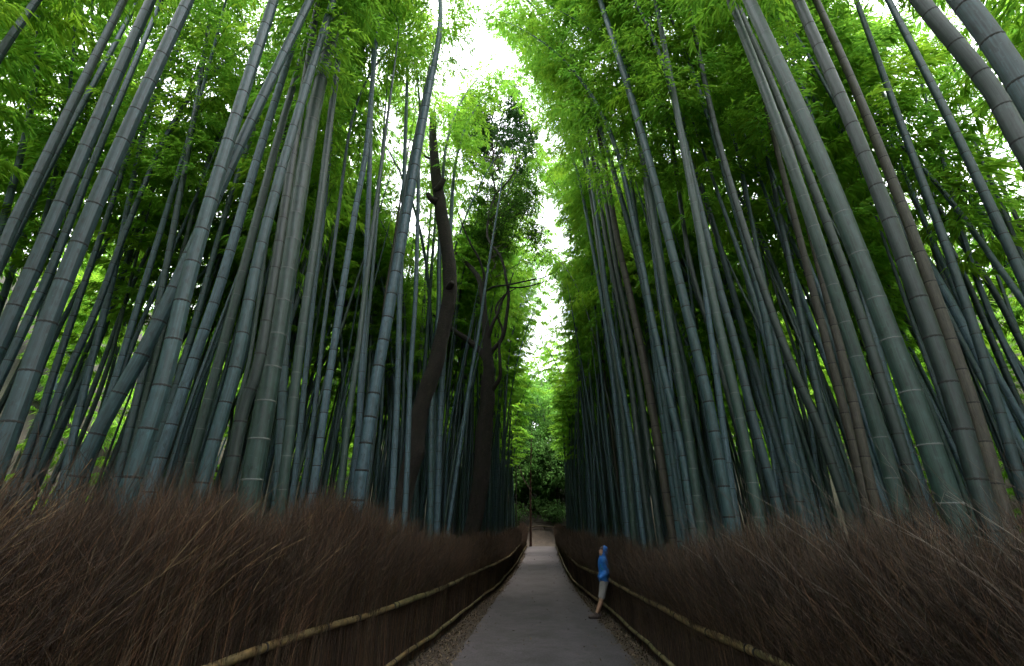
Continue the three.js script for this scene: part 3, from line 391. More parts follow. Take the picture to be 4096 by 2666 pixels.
// the depth of the grove on both sides and behind the viewer: a mass nobody could count
{
  const R = rng(5151), root = new THREE.Group(); root.name = 'bamboo_thicket';
  const lists = temps.map(() => []), bareLists = temps.map(() => []), leafLists = farCrowns.map(() => []), M = new THREE.Matrix4(), q = new THREE.Quaternion();
  const cells = new Map(), free = (x, z, m) => { const cx = Math.floor(x), cz = Math.floor(z); for (let i = -1; i <= 1; i++) for (let j = -1; j <= 1; j++) for (const [a, b] of cells.get((cx + i) + ',' + (cz + j)) ?? []) if (Math.hypot(a - x, b - z) < m) return false; return true; };
  const put = (x, z) => { const k = Math.floor(x) + ',' + Math.floor(z); if (!cells.has(k)) cells.set(k, []); cells.get(k).push([x, z]); };
  spots.forEach(([a, b]) => put(a, b));
  const plant = (x, z, low = 0, bare = false) => {
    const k = Math.floor(R() * 6), side = Math.sign(x), s = bare ? 0.7 + 0.35 * R() : 0.85 + 0.3 * R(); q.setFromEuler(new THREE.Euler((R() - 0.5) * 0.06, (side < 0 ? 0 : Math.PI) + (R() - 0.5) * 2.6, (R() - 0.5) * 0.06));
    M.compose(V(x, ground(x, z) - 0.05 - low, z), q, V(s, bare ? s * 1.25 : s, s)); (bare ? bareLists : lists)[k].push(M.clone());
    if (!bare) leafLists[Math.floor(R() * farCrowns.length)].push(M.clone().multiply(temps[k].M));
  };
  let n = 0, tries = 0;
  while (n < 265 && tries++ < 40000) {
    const x = (R() < 0.5 ? -1 : 1) * (3 + 26 * Math.pow(R(), 1.25)), z = 8 - 62 * R(), d = -z, a = Math.abs(x), side = Math.sign(x), f = Math.abs(fenceX(side, d));
    if (a < f + 0.7) continue;
    if (d < 16 && d > 1.5 && a < (d < 9.5 ? 7.2 : 5.2 + 0.2 * (d - 4))) continue;      // the near culms stand here one by one
    if (d <= 1.5 && a < 3.4) continue;
    if (d >= 14 && a < f + 3 && d < 46) continue;
    if (d > 46 && a < 5) continue;
    if (!free(x, z, 0.75)) continue;
    put(x, z); plant(x, z); n++;
  }
  // more culms close behind the first rows, where the grove stands as a wall
  for (let m = 0, t = 0; m < 720 && t < 30000; t++) {
    const d = 8.5 + 37 * Math.pow(R(), 1.2), side = R() < 0.5 ? -1 : 1, off = 0.9 + 11 * Math.pow(R(), 1.2), x = fenceX(side, d) + side * off, z = -d;
    if (side < 0 && (Math.abs(x + 3.4 * d / 12.4) < 0.55 * d / 12.4 && d < 13.5)) continue;
    if (side < 0 && d < 18 && Math.abs(x + 2.1 * d / 17.4) < 1.1) continue;
    if (d < 15 && off < (side < 0 ? 3.2 : 2.2)) continue;
    if (!free(x, z, 0.34)) continue;
    put(x, z); plant(x, z, 0, R() < (off > 3 && d < 24 ? 0.72 : 0.92) || (side < 0 && d < 19 && off < 6.5)); m++;
  }
  lists.forEach((l, k) => { const im = new THREE.InstancedMesh(temps[k].dark, culmMat[STYLES[k % 5]], l.length); l.forEach((m, i) => im.setMatrixAt(i, m)); im.name = 'culms'; im.userData.kind = 'stuff'; root.add(im); });
  bareLists.forEach((l, k) => { const im = new THREE.InstancedMesh(temps[k].bare, culmMat[STYLES[(k + 2) % 5]], l.length); l.forEach((m, i) => im.setMatrixAt(i, m)); im.name = 'topped_culms'; im.userData.kind = 'stuff'; root.add(im); });
  // the grove's outer edge, leafy to the ground
  const edge = edgeCrowns.map(() => []);
  for (let i = 0; i < 150; i++) {
    const side = i % 2 ? 1 : -1, back = i % 9 === 0, end = i % 9 === 4 || i % 9 === 7, z = back ? 15 + 8 * R() : end ? -60 - 26 * R() : 14 - 84 * R(), x = back ? (R() * 2 - 1) * 26 : end ? side * (5 + 26 * R()) : side * (22 + 13 * R()), y = ground(x, z) - 2 + 8 * R(), s = 1 + 0.5 * R();
    edge[i % 2 ^ (R() < 0.5)].push(M.clone().compose(V(x, y, z), q.setFromEuler(new THREE.Euler((R() - 0.5) * 0.5, R() * 6.28, (R() - 0.5) * 0.5)).clone(), V(s, s, s)));
  }
  edge.forEach((l, k) => { const im = new THREE.InstancedMesh(edgeCrowns[k].leaves, leafMat, l.length); l.forEach((m, i) => im.setMatrixAt(i, m)); im.name = 'edge_leaves'; im.userData.kind = 'stuff'; root.add(im); });
  leafLists.forEach((l, k) => { const im = new THREE.InstancedMesh(farCrowns[k].leaves, leafMat, l.length); l.forEach((m, i) => im.setMatrixAt(i, m)); im.name = 'leaves'; im.userData.kind = 'stuff'; root.add(im); });
  scene.add(shade(tag(root, 'dense bamboo thicket filling the depth of the grove on both sides', 'bamboo thicket', null, 'stuff')));
}
// ---------------------------------------------------------------- brushwood fences with bamboo rails
const twigMat = new THREE.MeshStandardMaterial({ color: 0xffffff, vertexColors: true, roughness: 0.95 });
const TWIG = [[0.062, 0.036, 0.021], [0.045, 0.028, 0.019], [0.085, 0.046, 0.026], [0.075, 0.056, 0.04], [0.033, 0.022, 0.016], [0.13, 0.09, 0.05]];
// a handful of twigs about 1 m tall in its own units: upright in the lower half, flaring towards +x above
function twigBundle(seed, flare) {
  const R = rng(seed), P = newP();
  for (let i = 0; i < 56; i++) {
    const c = TWIG[Math.floor(R() * R() * TWIG.length)], k = 0.3 + 1.7 * R() * R(); P.tint = c.map((v) => v * k);
    const x0 = (R() - 0.5) * 0.14, z0 = (R() - 0.5) * 0.3, h = 0.8 + 0.28 * R(), y0 = R() < 0.5 ? 0 : 0.6 * R(), lx = flare * (0.15 + 0.85 * R()) + (R() - 0.5) * 0.12, lz = (R() - 0.5) * 0.34, pts = [];
    for (let q = 0; q <= 4; q++) { const t = q / 4, y = lerp(y0, h, t), b = Math.pow(Math.max(0, y - 0.38) / 0.62, 1.5); pts.push(V(x0 + lx * b + (R() - 0.5) * 0.03, y, z0 + lz * b + (z0 * 0.2 * b) + (R() - 0.5) * 0.034)); }
    thinStick(P, pts, 0.0016 + 0.0024 * R() * R(), 0.0008);
    const nS = h > 0.6 ? 4 + Math.floor(R() * 4) : 1;                        // side twigs near the top
    for (let s = 0; s < nS; s++) {
      const t = 2 + 1.95 * R(), a = Math.floor(t), p = pts[a].clone().lerp(pts[Math.min(4, a + 1)], t - a), l = 0.06 + 0.14 * R(), d = V(flare * 0.6 + (R() - 0.5) * 1.6, 0.35 + 0.6 * R(), (R() - 0.5) * 1.8).normalize();
      thinStick(P, [p, p.clone().addScaledVector(d, l)], 0.0013, 0.0006);
    }
  }
  return geom(P.pos, P.idx, P.col);
}
const bundles = [0.16, 0.3, 0.22, 0.4, 0.1].map((f, i) => twigBundle(700 + i, f));
const RT = [[3, 2.48], [5.35, 2.4], [7.4, 2.19], [10.4, 2.02], [13.2, 1.92], [14.5, 1.885], [15.5, 1.8], [16.9, 1.6], [19.4, 1.38], [24, 1.28], [46, 1.28]];
const LT = [[3, -3.2], [4.9, -3.09], [6.3, -2.9], [8, -2.66], [10.2, -2.34], [14.4, -2.18], [19, -1.78], [22, -1.52], [28, -1.42], [46, -1.38]];
const LB = [[3, -3.12], [5, -3.0], [7, -2.74], [8.7, -2.52], [11, -2.34], [15.8, -2.12], [19.4, -1.8], [28.9, -1.5], [46, -1.4]];
const RB = [[3, 2.42], [5.4, 2.34], [7.4, 2.17], [9, 2.06], [12.2, 1.97], [14.7, 1.88], [18.7, 1.51], [21.5, 1.3], [25, 1.22], [46, 1.28]];
const topH = { '-1': [[-12, 2.0], [3, 2.05], [6, 2.08], [9, 2.0], [14, 1.8], [20, 1.7], [46, 1.6]], 1: [[-12, 1.9], [3.5, 1.9], [5, 1.82], [8, 1.72], [12, 1.66], [20, 1.62], [46, 1.6]] };
const poleMap = grainTexture(128, 512, (u, v, R) => { const k = 0.55 + tn(u, v, 40, 6) * 0.28 + tn(u, v, 12, 24) * 0.25 + (tn(u, v, 9, 31) < 0.16 ? -0.2 : 0) + (R() - 0.5) * 0.1, g = tn(u, v, 5, 7); return [k, k * lerp(0.86, 0.95, g), k * lerp(0.6, 0.72, g)]; }, 41);
const poleMats = [[0.2, 0.175, 0.14], [0.15, 0.155, 0.12], [0.18, 0.155, 0.125]].map((c) => new THREE.MeshStandardMaterial({ color: lin(...c), map: poleMap, roughness: 0.7 }));
const tieMat = new THREE.MeshStandardMaterial({ color: lin(0.012, 0.011, 0.01), roughness: 0.9 });
for (const side of [-1, 1]) {
  const R = rng(side < 0 ? 61 : 62), f = thing('brushwood_fence', side < 0 ? 'tall reddish-brown brushwood fence with two bamboo rails left of the path' : 'brownish-grey brushwood fence with two bamboo rails right of the path, behind the person', 'fence', [0, 0, 0]);
  const brush = new THREE.Group(); brush.name = 'brushwood'; brush.userData.kind = 'stuff'; f.add(brush);
  const lists = bundles.map(() => []), M = new THREE.Matrix4(), q = new THREE.Quaternion();
  for (let d = 1.2; d < 46.3; d += d < 9 ? 0.055 : d < 12 ? 0.07 : d < 22 ? 0.1 : 0.18) {
    const bot = interp(side < 0 ? LB : RB, d), top = interp(side < 0 ? LT : RT, d), H = interp(topH[side], d);
    for (let row = 0; row < (d < 9 ? 4 : 3); row++) {
      const dz = d + (R() - 0.5) * 0.2, back = 0.07 + row * 0.17 + 0.07 * R(), x = bot + side * back, lean = Math.atan2(top - bot, 0.8) * -1, hh = H * (0.8 + 0.34 * R()) * (row > 1 ? 1.05 : 1) * (1 + 0.16 * noise(d * 0.8, side * 9) + 0.1 * noise(d * 2.3, side * 4)), w = 0.85 + 0.35 * R();
      const front = row === 0 ? 0 : row === 1 ? 1 + Math.floor(R() * 2) : Math.floor(R() * 5), k = row === 0 ? (R() < 0.6 ? 4 : 0) : front;
      q.setFromEuler(new THREE.Euler((R() - 0.62) * 0.22, (side < 0 ? 0 : Math.PI) + (R() - 0.5) * 1.1, lean * 0.5 + (R() - 0.5) * 0.06, 'ZXY'));
      lists[k].push(M.clone().compose(V(x, ground(x, -dz) - 0.04, -dz), q.clone(), V(w * 1.25, hh, w * 1.25)));
    }
  }
  lists.forEach((l, k) => { const im = new THREE.InstancedMesh(bundles[k], twigMat, l.length); const c = new THREE.Color(); l.forEach((m, i) => { im.setMatrixAt(i, m); const v = 0.6 + 0.7 * R(); side < 0 ? c.setRGB(1.1 * v, 0.98 * v, 0.8 * v) : c.setRGB(0.98 * v, 0.94 * v, 0.84 * v); im.setColorAt(i, c); }); im.name = 'twig_bundles'; im.userData.kind = 'stuff'; brush.add(im); });
  // long dry stems that stick out of the brush near the viewer
  const P = newP();
  for (let i = 0; i < (side < 0 ? 420 : 420); i++) {
    const d = 2.2 + (side < 0 ? 6.5 : 5.5) * Math.pow(R(), 1.2), x0 = interp(side < 0 ? LB : RB, d) + side * (-0.05 + 0.5 * R()), y0 = 1.15 + 0.75 * R(), l = 0.55 + 0.75 * R(), pale = R() < (side < 0 ? 0.2 : 0.2), k = 0.7 + 0.6 * R();
    P.tint = (pale ? (side < 0 ? [0.2, 0.14, 0.07] : [0.15, 0.125, 0.105]) : [0.06, 0.04, 0.028]).map((v) => v * k);
    const dir = V(-side * (R() * 0.9 - 0.2), 0.75 + 0.6 * R(), -(0.75 * R()) * (side < 0 ? 1 : 0.7) + 0.6 * (R() - 0.5)).normalize(), p = V(x0, y0, -d), pts = [];
    for (let s = 0; s <= 6; s++) { const t = s / 6, v = p.clone().addScaledVector(dir, l * t); v.y -= 0.15 * l * t * t; v.x += (R() - 0.5) * 0.012; v.z += (R() - 0.5) * 0.012; pts.push(v); }
    thinStick(P, pts, 0.0014, 0.0007);
    for (let s = 0; s < 3; s++) { const b = pts[3 + s], e = V(dir.x + (R() - 0.5), dir.y * 0.6 + (R() - 0.3) * 0.6, dir.z + (R() - 0.5)).normalize(); thinStick(P, [b, b.clone().addScaledVector(e, 0.05 + 0.09 * R())], 0.001, 0.0006); }
  }
  const stems = part('dry_stems', geom(P.pos, P.idx, P.col), twigMat, brush); stems.userData.kind = 'stuff';
  // rails: lengths of bamboo pole laid end to end, bound with black cord
  for (const [name, tab, h, r0] of [['top_rail', side < 0 ? LT : RT, side < 0 ? 1.02 : 0.95, 0.044], ['bottom_rail', side < 0 ? LB : RB, 0.2, 0.037]]) {
    let d = 2.2; const rail = new THREE.Group(); rail.name = name; f.add(rail);
    while (d < 45.5) {
      const len = Math.min(46 - d, 2.6 + 2.2 * R()), pts = [], n = Math.max(3, Math.round(len / 0.5)), r = r0 * (0.88 + 0.3 * R());
      const X = (q) => interp(tab, q) - side * 0.03, Y = (q) => ground(0, -q) + h + 0.035 * noise(q * 0.55, h * 5 + side * 3) + 0.012 * noise(q * 2, h);
      for (let i = 0; i <= n; i++) { const q = d + len * i / n; pts.push([X(q) + 0.025 * noise(q * 0.8, side * 5 + h * 3), Y(q), -q, r * (1 - 0.12 * i / n)]); }
      const ph = R(), g = limb(pts, 12, 0.035, (p, dd, t) => { const s = ((t * len / 0.33 + ph) % 1); return 1 + 0.07 * Math.exp(-Math.pow((s - 0.5) / 0.035, 2)) - 0.05 * Math.exp(-Math.pow((s - 0.57) / 0.03, 2)); });
      const pole = part('pole', g, poleMats[Math.floor(R() * 3)], rail);
      for (let q = d + 0.12; q < d + len; q += 0.75 + 0.5 * R()) {
        const i = (q - d) / len * n, a = pts[Math.floor(i)], b = pts[Math.min(n, Math.floor(i) + 1)], u = i - Math.floor(i), tie = part('cord', new THREE.TorusGeometry(r * 1.06, 0.0065, 5, 14), tieMat, pole);
        tie.position.set(lerp(a[0], b[0], u), lerp(a[1], b[1], u), lerp(a[2], b[2], u)); tie.lookAt(V(b[0], b[1], b[2]).add(V(0, 0, 0)).addScaledVector(V(b[0] - a[0], b[1] - a[1], b[2] - a[2]), 3)); tie.scale.set(1, 1, 2.2);
      }
      d += len + 0.015;
    }
  }
  shade(f);
}
// ---------------------------------------------------------------- the two trees by the left fence
const barkMap = grainTexture(512, 512, (u, v, R) => { const a = tn(u, v, 40, 14) * 0.4 + tn(u, v, 90, 60) * 0.3 + tn(u, v, 6, 5) * 0.35, k = 0.34 + a * 0.4 + (tn(u, v, 10, 13) > 0.82 ? 0.16 : 0) + (R() - 0.5) * 0.1; return [k * 1.03, k * 0.93, k * 0.84]; }, 51);
const barkBump = grainTexture(512, 512, (u, v, R) => { const k = tn(u, v, 24, 60) * 0.4 + tn(u, v, 60, 30) * 0.4 + tn(u, v, 120) * 0.2; return [k, k, k]; }, 52, false);
const bark = new THREE.MeshStandardMaterial({ color: lin(0.045, 0.039, 0.035), map: barkMap, bumpMap: barkBump, bumpScale: 0.03, roughness: 0.95 });
const deadWood = new THREE.MeshStandardMaterial({ color: lin(0.3, 0.27, 0.24), map: barkMap, bumpMap: barkBump, bumpScale: 0.02, roughness: 0.95 });
const knobs = (list) => (p, d, t, a) => { let k = 1 + 0.1 * noise(p.x * 2.1 + Math.cos(a) * 0.8, p.y * 1.3, p.z * 2 + Math.sin(a) * 0.8) + 0.04 * noise(p.x * 9 + Math.cos(a) * 2, p.y * 7, Math.sin(a) * 2); for (const [y, dx, dz, amp, w] of list) { const q = Math.max(0, d.x * dx + d.z * dz); k += amp * q * q * Math.exp(-Math.pow((p.y - y) / w, 2)); } return k; };
const slim = (pts, o) => rel(pts.map(([x, y, z, r]) => [x, y, z, r * 0.9]), o);
const rel = (pts, o) => pts.map(([x, y, z, r]) => [x - o[0], y - o[1], z - o[2], r]);
{
  const o = [-3.6, ground(-3.6, -12.4) - 0.1, -12.4], t = thing('broken_tree', 'dark bare winding tree trunk with snapped-off top behind the left fence', 'tree', o);
  const trunk = part('trunk', limb(slim([[-3.72, -0.1, -12.4, 0.36], [-3.68, 1.2, -12.4, 0.32], [-3.63, 2.4, -12.41, 0.29], [-3.53, 3.34, -12.41, 0.262], [-3.41, 4.23, -12.42, 0.265], [-3.33, 5.05, -12.42, 0.262], [-3.19, 5.8, -12.43, 0.258], [-2.97, 6.78, -12.45, 0.255], [-2.86, 7.53, -12.45, 0.24], [-2.75, 8.47, -12.46, 0.238], [-2.7, 9.23, -12.46, 0.242], [-2.84, 10.52, -12.45, 0.244], [-3.05, 11.63, -12.44, 0.238], [-3.26, 12.72, -12.43, 0.228], [-3.43, 13.68, -12.42, 0.204], [-3.61, 14.99, -12.41, 0.173], [-3.72, 16.06, -12.4, 0.158], [-3.77, 16.8, -12.4, 0.14]], o), 28, 0.08,
    knobs([[3.0 + 1.25, 0.95, 0.3, 0.38, 0.28], [8.7, 0.8, 0.6, 0.14, 0.2], [6.2, -0.4, 0.9, 0.12, 0.2], [12.4, 0.3, 0.95, 0.14, 0.15], [5.2, -0.9, 0.4, 0.12, 0.3]])), bark, t);
  const splinter = (x, y, z, h, r) => part('splinter', limb([[x - o[0], y - o[1], z - o[2], r], [x - o[0] + 0.01, y + h * 0.6 - o[1], z - o[2], r * 0.6], [x - o[0] - 0.01, y + h - o[1], z - o[2], 0.006]], 6, 0.06, knobs([])), deadWood, t);
  splinter(-3.83, 16.6, -12.36, 0.5, 0.06); splinter(-3.72, 16.65, -12.34, 0.7, 0.055); splinter(-3.77, 16.6, -12.5, 0.35, 0.07);
  part('branch_stub', limb(rel([[-3.35, 13.0, -12.3, 0.13], [-3.2, 13.18, -12.22, 0.11], [-3.1, 13.42, -12.2, 0.09]], o), 12, 0.05, knobs([])), bark, t);
  part('branch_stub', limb(rel([[-3.3, 12.5, -12.3, 0.14], [-3.5, 12.62, -12.24, 0.11], [-3.63, 12.82, -12.2, 0.075]], o), 12, 0.05, knobs([])), bark, t);
  part('branch_stub', limb(rel([[-2.7, 9.15, -12.3, 0.12], [-2.6, 9.2, -12.15, 0.1], [-2.55, 9.24, -12.1, 0.07]], o), 12, 0.05, knobs([])), bark, t);
  part('branch', limb(rel([[-3.62, 14.6, -12.45, 0.05], [-4.0, 14.95, -12.6, 0.04], [-4.5, 15.9, -12.8, 0.032], [-5.0, 16.3, -13.0, 0.02]], o), 7, 0.1, knobs([])), bark, t);
  shade(t);
}
const broadMat = new THREE.MeshPhysicalMaterial({ color: 0xffffff, vertexColors: true, roughness: 1, transmission: 0.3, thickness: 0, side: THREE.DoubleSide, specularIntensity: 0 });
// leafy masses: leaves scattered through overlapping clumps, thicker towards their skin
function clumpLeaves(seed, clumps, tone, len = 0.12, wid = 0.05) {
  const R = rng(seed), P = newP();
  for (const [x, y, z, r, n] of clumps) {
    const sub = []; for (let i = 0; i < 9; i++) sub.push([V((R() - 0.5) * 1.5 * r, (R() - 0.5) * 1.3 * r, (R() - 0.5) * 1.5 * r), (0.28 + 0.3 * R()) * r]);
    for (let i = 0; i < n; i++) {
      const [c, sr] = sub[Math.floor(R() * 9)], u = V(R() - 0.5, R() - 0.5, R() - 0.5).normalize().multiplyScalar(sr * Math.cbrt(0.15 + 0.85 * R())), p = u.clone().add(c).add(V(x, y, z));
      const d = u.clone().normalize().multiplyScalar(0.7).add(V(R() - 0.5, R() * 0.5 - 0.5, R() - 0.5)).normalize(), k = 0.65 + 0.7 * R();
      pushLeaf(P, p, d, V((R() - 0.5) * 1.4, 1, (R() - 0.5) * 1.4).normalize(), len * (0.7 + 0.6 * R()), wid * (0.8 + 0.5 * R()), [tone[0] * k, tone[1] * k * (0.9 + 0.2 * R()), tone[2] * k]);
    }
  }
  return geom(P.pos, P.idx, P.col);
}
{
  const o = [-2.65, ground(-2.65, -17.4) - 0.1, -17.4], t = thing('branching_tree', 'dark forking broadleaf tree with a dense crown at the path gap', 'tree', o);
  part('trunk', limb(rel([[-2.75, 0, -17.38, 0.42], [-2.66, 0.9, -17.38, 0.34], [-2.56, 1.73, -17.38, 0.3], [-2.35, 2.7, -17.39, 0.285], [-2.16, 4.18, -17.4, 0.31], [-2.09, 5.77, -17.41, 0.3], [-2.03, 6.78, -17.41, 0.285], [-2.0, 7.75, -17.41, 0.27], [-1.96, 8.19, -17.41, 0.235], [-2.04, 8.89, -17.41, 0.203], [-2.1, 9.61, -17.41, 0.18], [-2.17, 10.36, -17.4, 0.146], [-2.25, 10.97, -17.4, 0.129], [-2.35, 11.75, -17.39, 0.122], [-2.54, 12.6, -17.58, 0.116], [-2.91, 13.24, -17.76, 0.108], [-3.44, 13.95, -18.03, 0.091], [-3.84, 14.44, -18.2, 0.082], [-4.47, 15.06, -18.47, 0.063], [-5.26, 15.99, -18.82, 0.03]], o), 24, 0.08,
    knobs([[7.0, 0.9, 0.4, 0.2, 0.35], [5.4, -0.8, 0.6, 0.14, 0.5], [8.6, -0.6, 0.7, 0.16, 0.25], [4.0, 0.5, 0.9, 0.1, 0.4]])), bark, t);
  const limbs = [
    [[-2.02, 8.5, -17.41, 0.16], [-2.3, 9.0, -17.5, 0.14], [-2.62, 9.34, -17.58, 0.126], [-3.06, 9.78, -17.75, 0.119], [-3.61, 10.21, -17.92, 0.112], [-4.49, 11.21, -18.17, 0.106], [-4.9, 11.81, -18.24, 0.098], [-5.52, 12.27, -18.41, 0.08], [-6.22, 12.78, -18.46, 0.066], [-6.96, 13.11, -18.62, 0.051], [-8.05, 13.83, -18.76, 0.037], [-9.6, 14.84, -18.96, 0.015]],
    [[-4.36, 11.0, -18.17, 0.09], [-4.57, 11.07, -17.96, 0.08], [-5.18, 11.46, -17.72, 0.067], [-5.85, 11.83, -17.48, 0.057], [-7.22, 12.68, -17.1, 0.038], [-8.1, 13.18, -16.85, 0.02]],
    [[-6.1, 12.67, -18.46, 0.05], [-7.29, 12.78, -18.1, 0.04], [-8.29, 12.56, -17.74, 0.032], [-9.59, 12.33, -17.26, 0.015]],
    [[-2.0, 8.7, -17.41, 0.11], [-1.84, 9.03, -17.42, 0.088], [-1.43, 9.52, -17.25, 0.083], [-1.24, 10.52, -17.16, 0.07], [-1.16, 11.47, -17.06, 0.065], [-1.27, 12.19, -16.95, 0.06], [-1.36, 12.77, -16.95, 0.056], [-1.58, 13.44, -16.94, 0.052], [-1.96, 14.01, -17.01, 0.048], [-2.15, 14.61, -17.1, 0.049], [-2.06, 16.03, -17.21, 0.051], [-1.85, 17.22, -17.42, 0.052], [-2.03, 18.66, -17.51, 0.043], [-2.0, 19.65, -17.51, 0.033], [-1.71, 21.0, -17.53, 0.018]],
    [[-1.86, 17.15, -17.42, 0.044], [-1.35, 17.49, -17.15, 0.038], [-0.92, 18.1, -16.98, 0.031], [-0.79, 19.37, -16.88, 0.015]],
    [[-1.95, 7.2, -17.42, 0.12], [-1.67, 7.51, -17.23, 0.095], [-1.51, 7.75, -17.14, 0.08], [-1.49, 8.39, -17.04, 0.06], [-1.54, 9.06, -17.14, 0.054], [-1.43, 9.88, -17.35, 0.048], [-1.76, 11.07, -17.63, 0.047], [-1.42, 11.76, -17.75, 0.038], [-0.87, 12.27, -17.98, 0.014]],
    [[-2.28, 11.75, -17.4, 0.045], [-1.85, 11.86, -17.12, 0.04], [-1.15, 11.81, -16.86, 0.037], [-0.17, 11.81, -16.52, 0.031], [0.31, 11.8, -16.35, 0.022], [0.8, 11.9, -16.08, 0.01]],
    [[-1.2, 11.75, -17.0, 0.04], [-0.56, 11.86, -17.2, 0.032], [0.1, 12.2, -17.54, 0.028], [0.88, 12.64, -17.88, 0.012]],
    [[-2.2, 11.1, -17.4, 0.065], [-2.22, 11.92, -17.4, 0.057], [-2.31, 12.78, -17.19, 0.052], [-2.51, 13.32, -16.98, 0.048], [-2.87, 13.96, -16.76, 0.043], [-3.15, 14.6, -16.54, 0.034], [-3.49, 15.63, -16.32, 0.014]],
    [[-2.02, 9.5, -17.35, 0.09], [-1.82, 10.2, -17.2, 0.075], [-1.66, 10.6, -17.3, 0.065], [-1.55, 11.2, -17.5, 0.05], [-1.25, 11.9, -17.6, 0.035], [-1.0, 12.9, -17.7, 0.012]],
  ];
  for (const l of limbs) part('limb', limb(rel(l, o), l[0][3] > 0.09 ? 14 : 8, 0.1, knobs([])), bark, t);
  // thin twigs carrying the leaves
  const R = rng(333), P = newP(), clumps = [], main = [];
  for (let i = 0; i < 38; i++) { const a = R() * 6.28, e = (R() - 0.4) * 2.2, q = Math.cbrt(R()); main.push([-1.5 + Math.cos(a) * 2.5 * q, 20.5 + Math.sin(e) * 1.9 * q - 0.3 * Math.cos(a), -17.4 + Math.sin(a) * 1.9 * q, 0.5 + 0.5 * R() * R(), 800]); }
  for (let i = 0; i < 44; i++) { const u = R(), y = 14.2 + 4.4 * R(); clumps.push([-1.5 + (u - 0.45) * (4.8 - 0.3 * (y - 12)), y, -18.3 + (R() - 0.5) * 2, 0.55 + 0.4 * R(), 320]); }
  for (const c of [...main, ...clumps]) { const s = V(-1.9 + (R() - 0.5) * 0.3, c[1] - 1.2 - R(), -17.4), e = V(c[0], c[1], c[2]), m = s.clone().lerp(e, 0.5).add(V((R() - 0.5) * 0.4, 0.15, (R() - 0.5) * 0.4)); thinStick(P, [s, m, e], 0.02, 0.006); }
  const tw = geom(P.pos.map((v, i) => v - o[i % 3]), P.idx); part('twigs', tw, bark, t).userData.kind = 'stuff';
  const shift = (c) => c.map(([x, y, z, r, n]) => [x - o[0], y - o[1], z - o[2], r, n]);
  const crown = part('crown', clumpLeaves(81, shift(main), [0.035, 0.08, 0.024], 0.14, 0.05), broadMat, t); crown.userData.kind = 'stuff';
  const lower = part('lower_foliage', clumpLeaves(82, shift(clumps), [0.055, 0.125, 0.022], 0.13, 0.045), broadMat, t); lower.userData.kind = 'stuff';
  shade(t);
}
// ---------------------------------------------------------------- the wooded slope where the path ends
function broadTree(name, label, x, z, h, spread, tone, seed, trunkR = 0.18, group) {
  const y = ground(x, z) - 0.1, t = thing(name, label, 'tree', [x, y, z], group), R = rng(seed), lean = (R() - 0.5) * 1.2, clumps = [];
  part('trunk', limb([[0, 0, 0, trunkR * 1.3], [lean * 0.15, h * 0.25, 0.1, trunkR], [lean * 0.4, h * 0.55, -0.1, trunkR * 0.7], [lean, h * 0.92, 0, 0.03]], 10, 0.25, knobs([])), bark, t);
  for (let i = 0; i < 6; i++) { const a = R() * 6.28, b = h * (0.35 + 0.45 * R()), l = spread * (0.5 + 0.4 * R()); part('limb', limb([[lean * 0.4 * b / h, b, 0, trunkR * 0.4], [Math.cos(a) * l * 0.5, b + l * 0.35, Math.sin(a) * l * 0.5, trunkR * 0.25], [Math.cos(a) * l, b + l * 0.5, Math.sin(a) * l, 0.015]], 6, 0.25, null), bark, t); }
  for (let i = 0; i < 26; i++) { const a = R() * 6.28, q = Math.sqrt(R()), e = 0.22 + 0.62 * R(); clumps.push([Math.cos(a) * spread * q * (1.15 - 0.6 * Math.abs(e - 0.6)) + lean * e, h * e, Math.sin(a) * spread * q, spread * (0.34 + 0.2 * R()), 420]); }
  part('crown', clumpLeaves(seed + 1, clumps, tone, 0.42, 0.2), broadMat, t).userData.kind = 'stuff'; shade(t);
}
const slopeTrees = [['bright green broadleaf tree closing the view at the far end of the path', 0.7, -60, 15, 4.0, [0.11, 0.25, 0.04]], ['darker green tree on the slope behind the left row of far culms', -4.4, -57, 14, 3.8, [0.05, 0.12, 0.03]], ['mid green tree on the slope behind the right row of far culms', 5.2, -56, 14, 3.8, [0.06, 0.15, 0.03]], ['tall pale green tree standing furthest up the slope beyond the path', -2, -69, 15, 4.6, [0.12, 0.25, 0.05]], ['rounded green tree high on the slope, right of the furthest one', 4.5, -70, 15, 4.6, [0.1, 0.22, 0.04]], ['low green tree just behind the bank, right of the reddish trunk', 1.9, -53.5, 8, 2.6, [0.055, 0.12, 0.03]], ['low green tree just behind the bank, left of the reddish trunk', -2.2, -54, 8.5, 2.6, [0.055, 0.12, 0.03]]];
slopeTrees.forEach(([label, x, z, h, w, tone], i) => broadTree('slope_tree', label, x, z, h, w, tone, 401 + i * 10, 0.2, 'trees on the slope'));
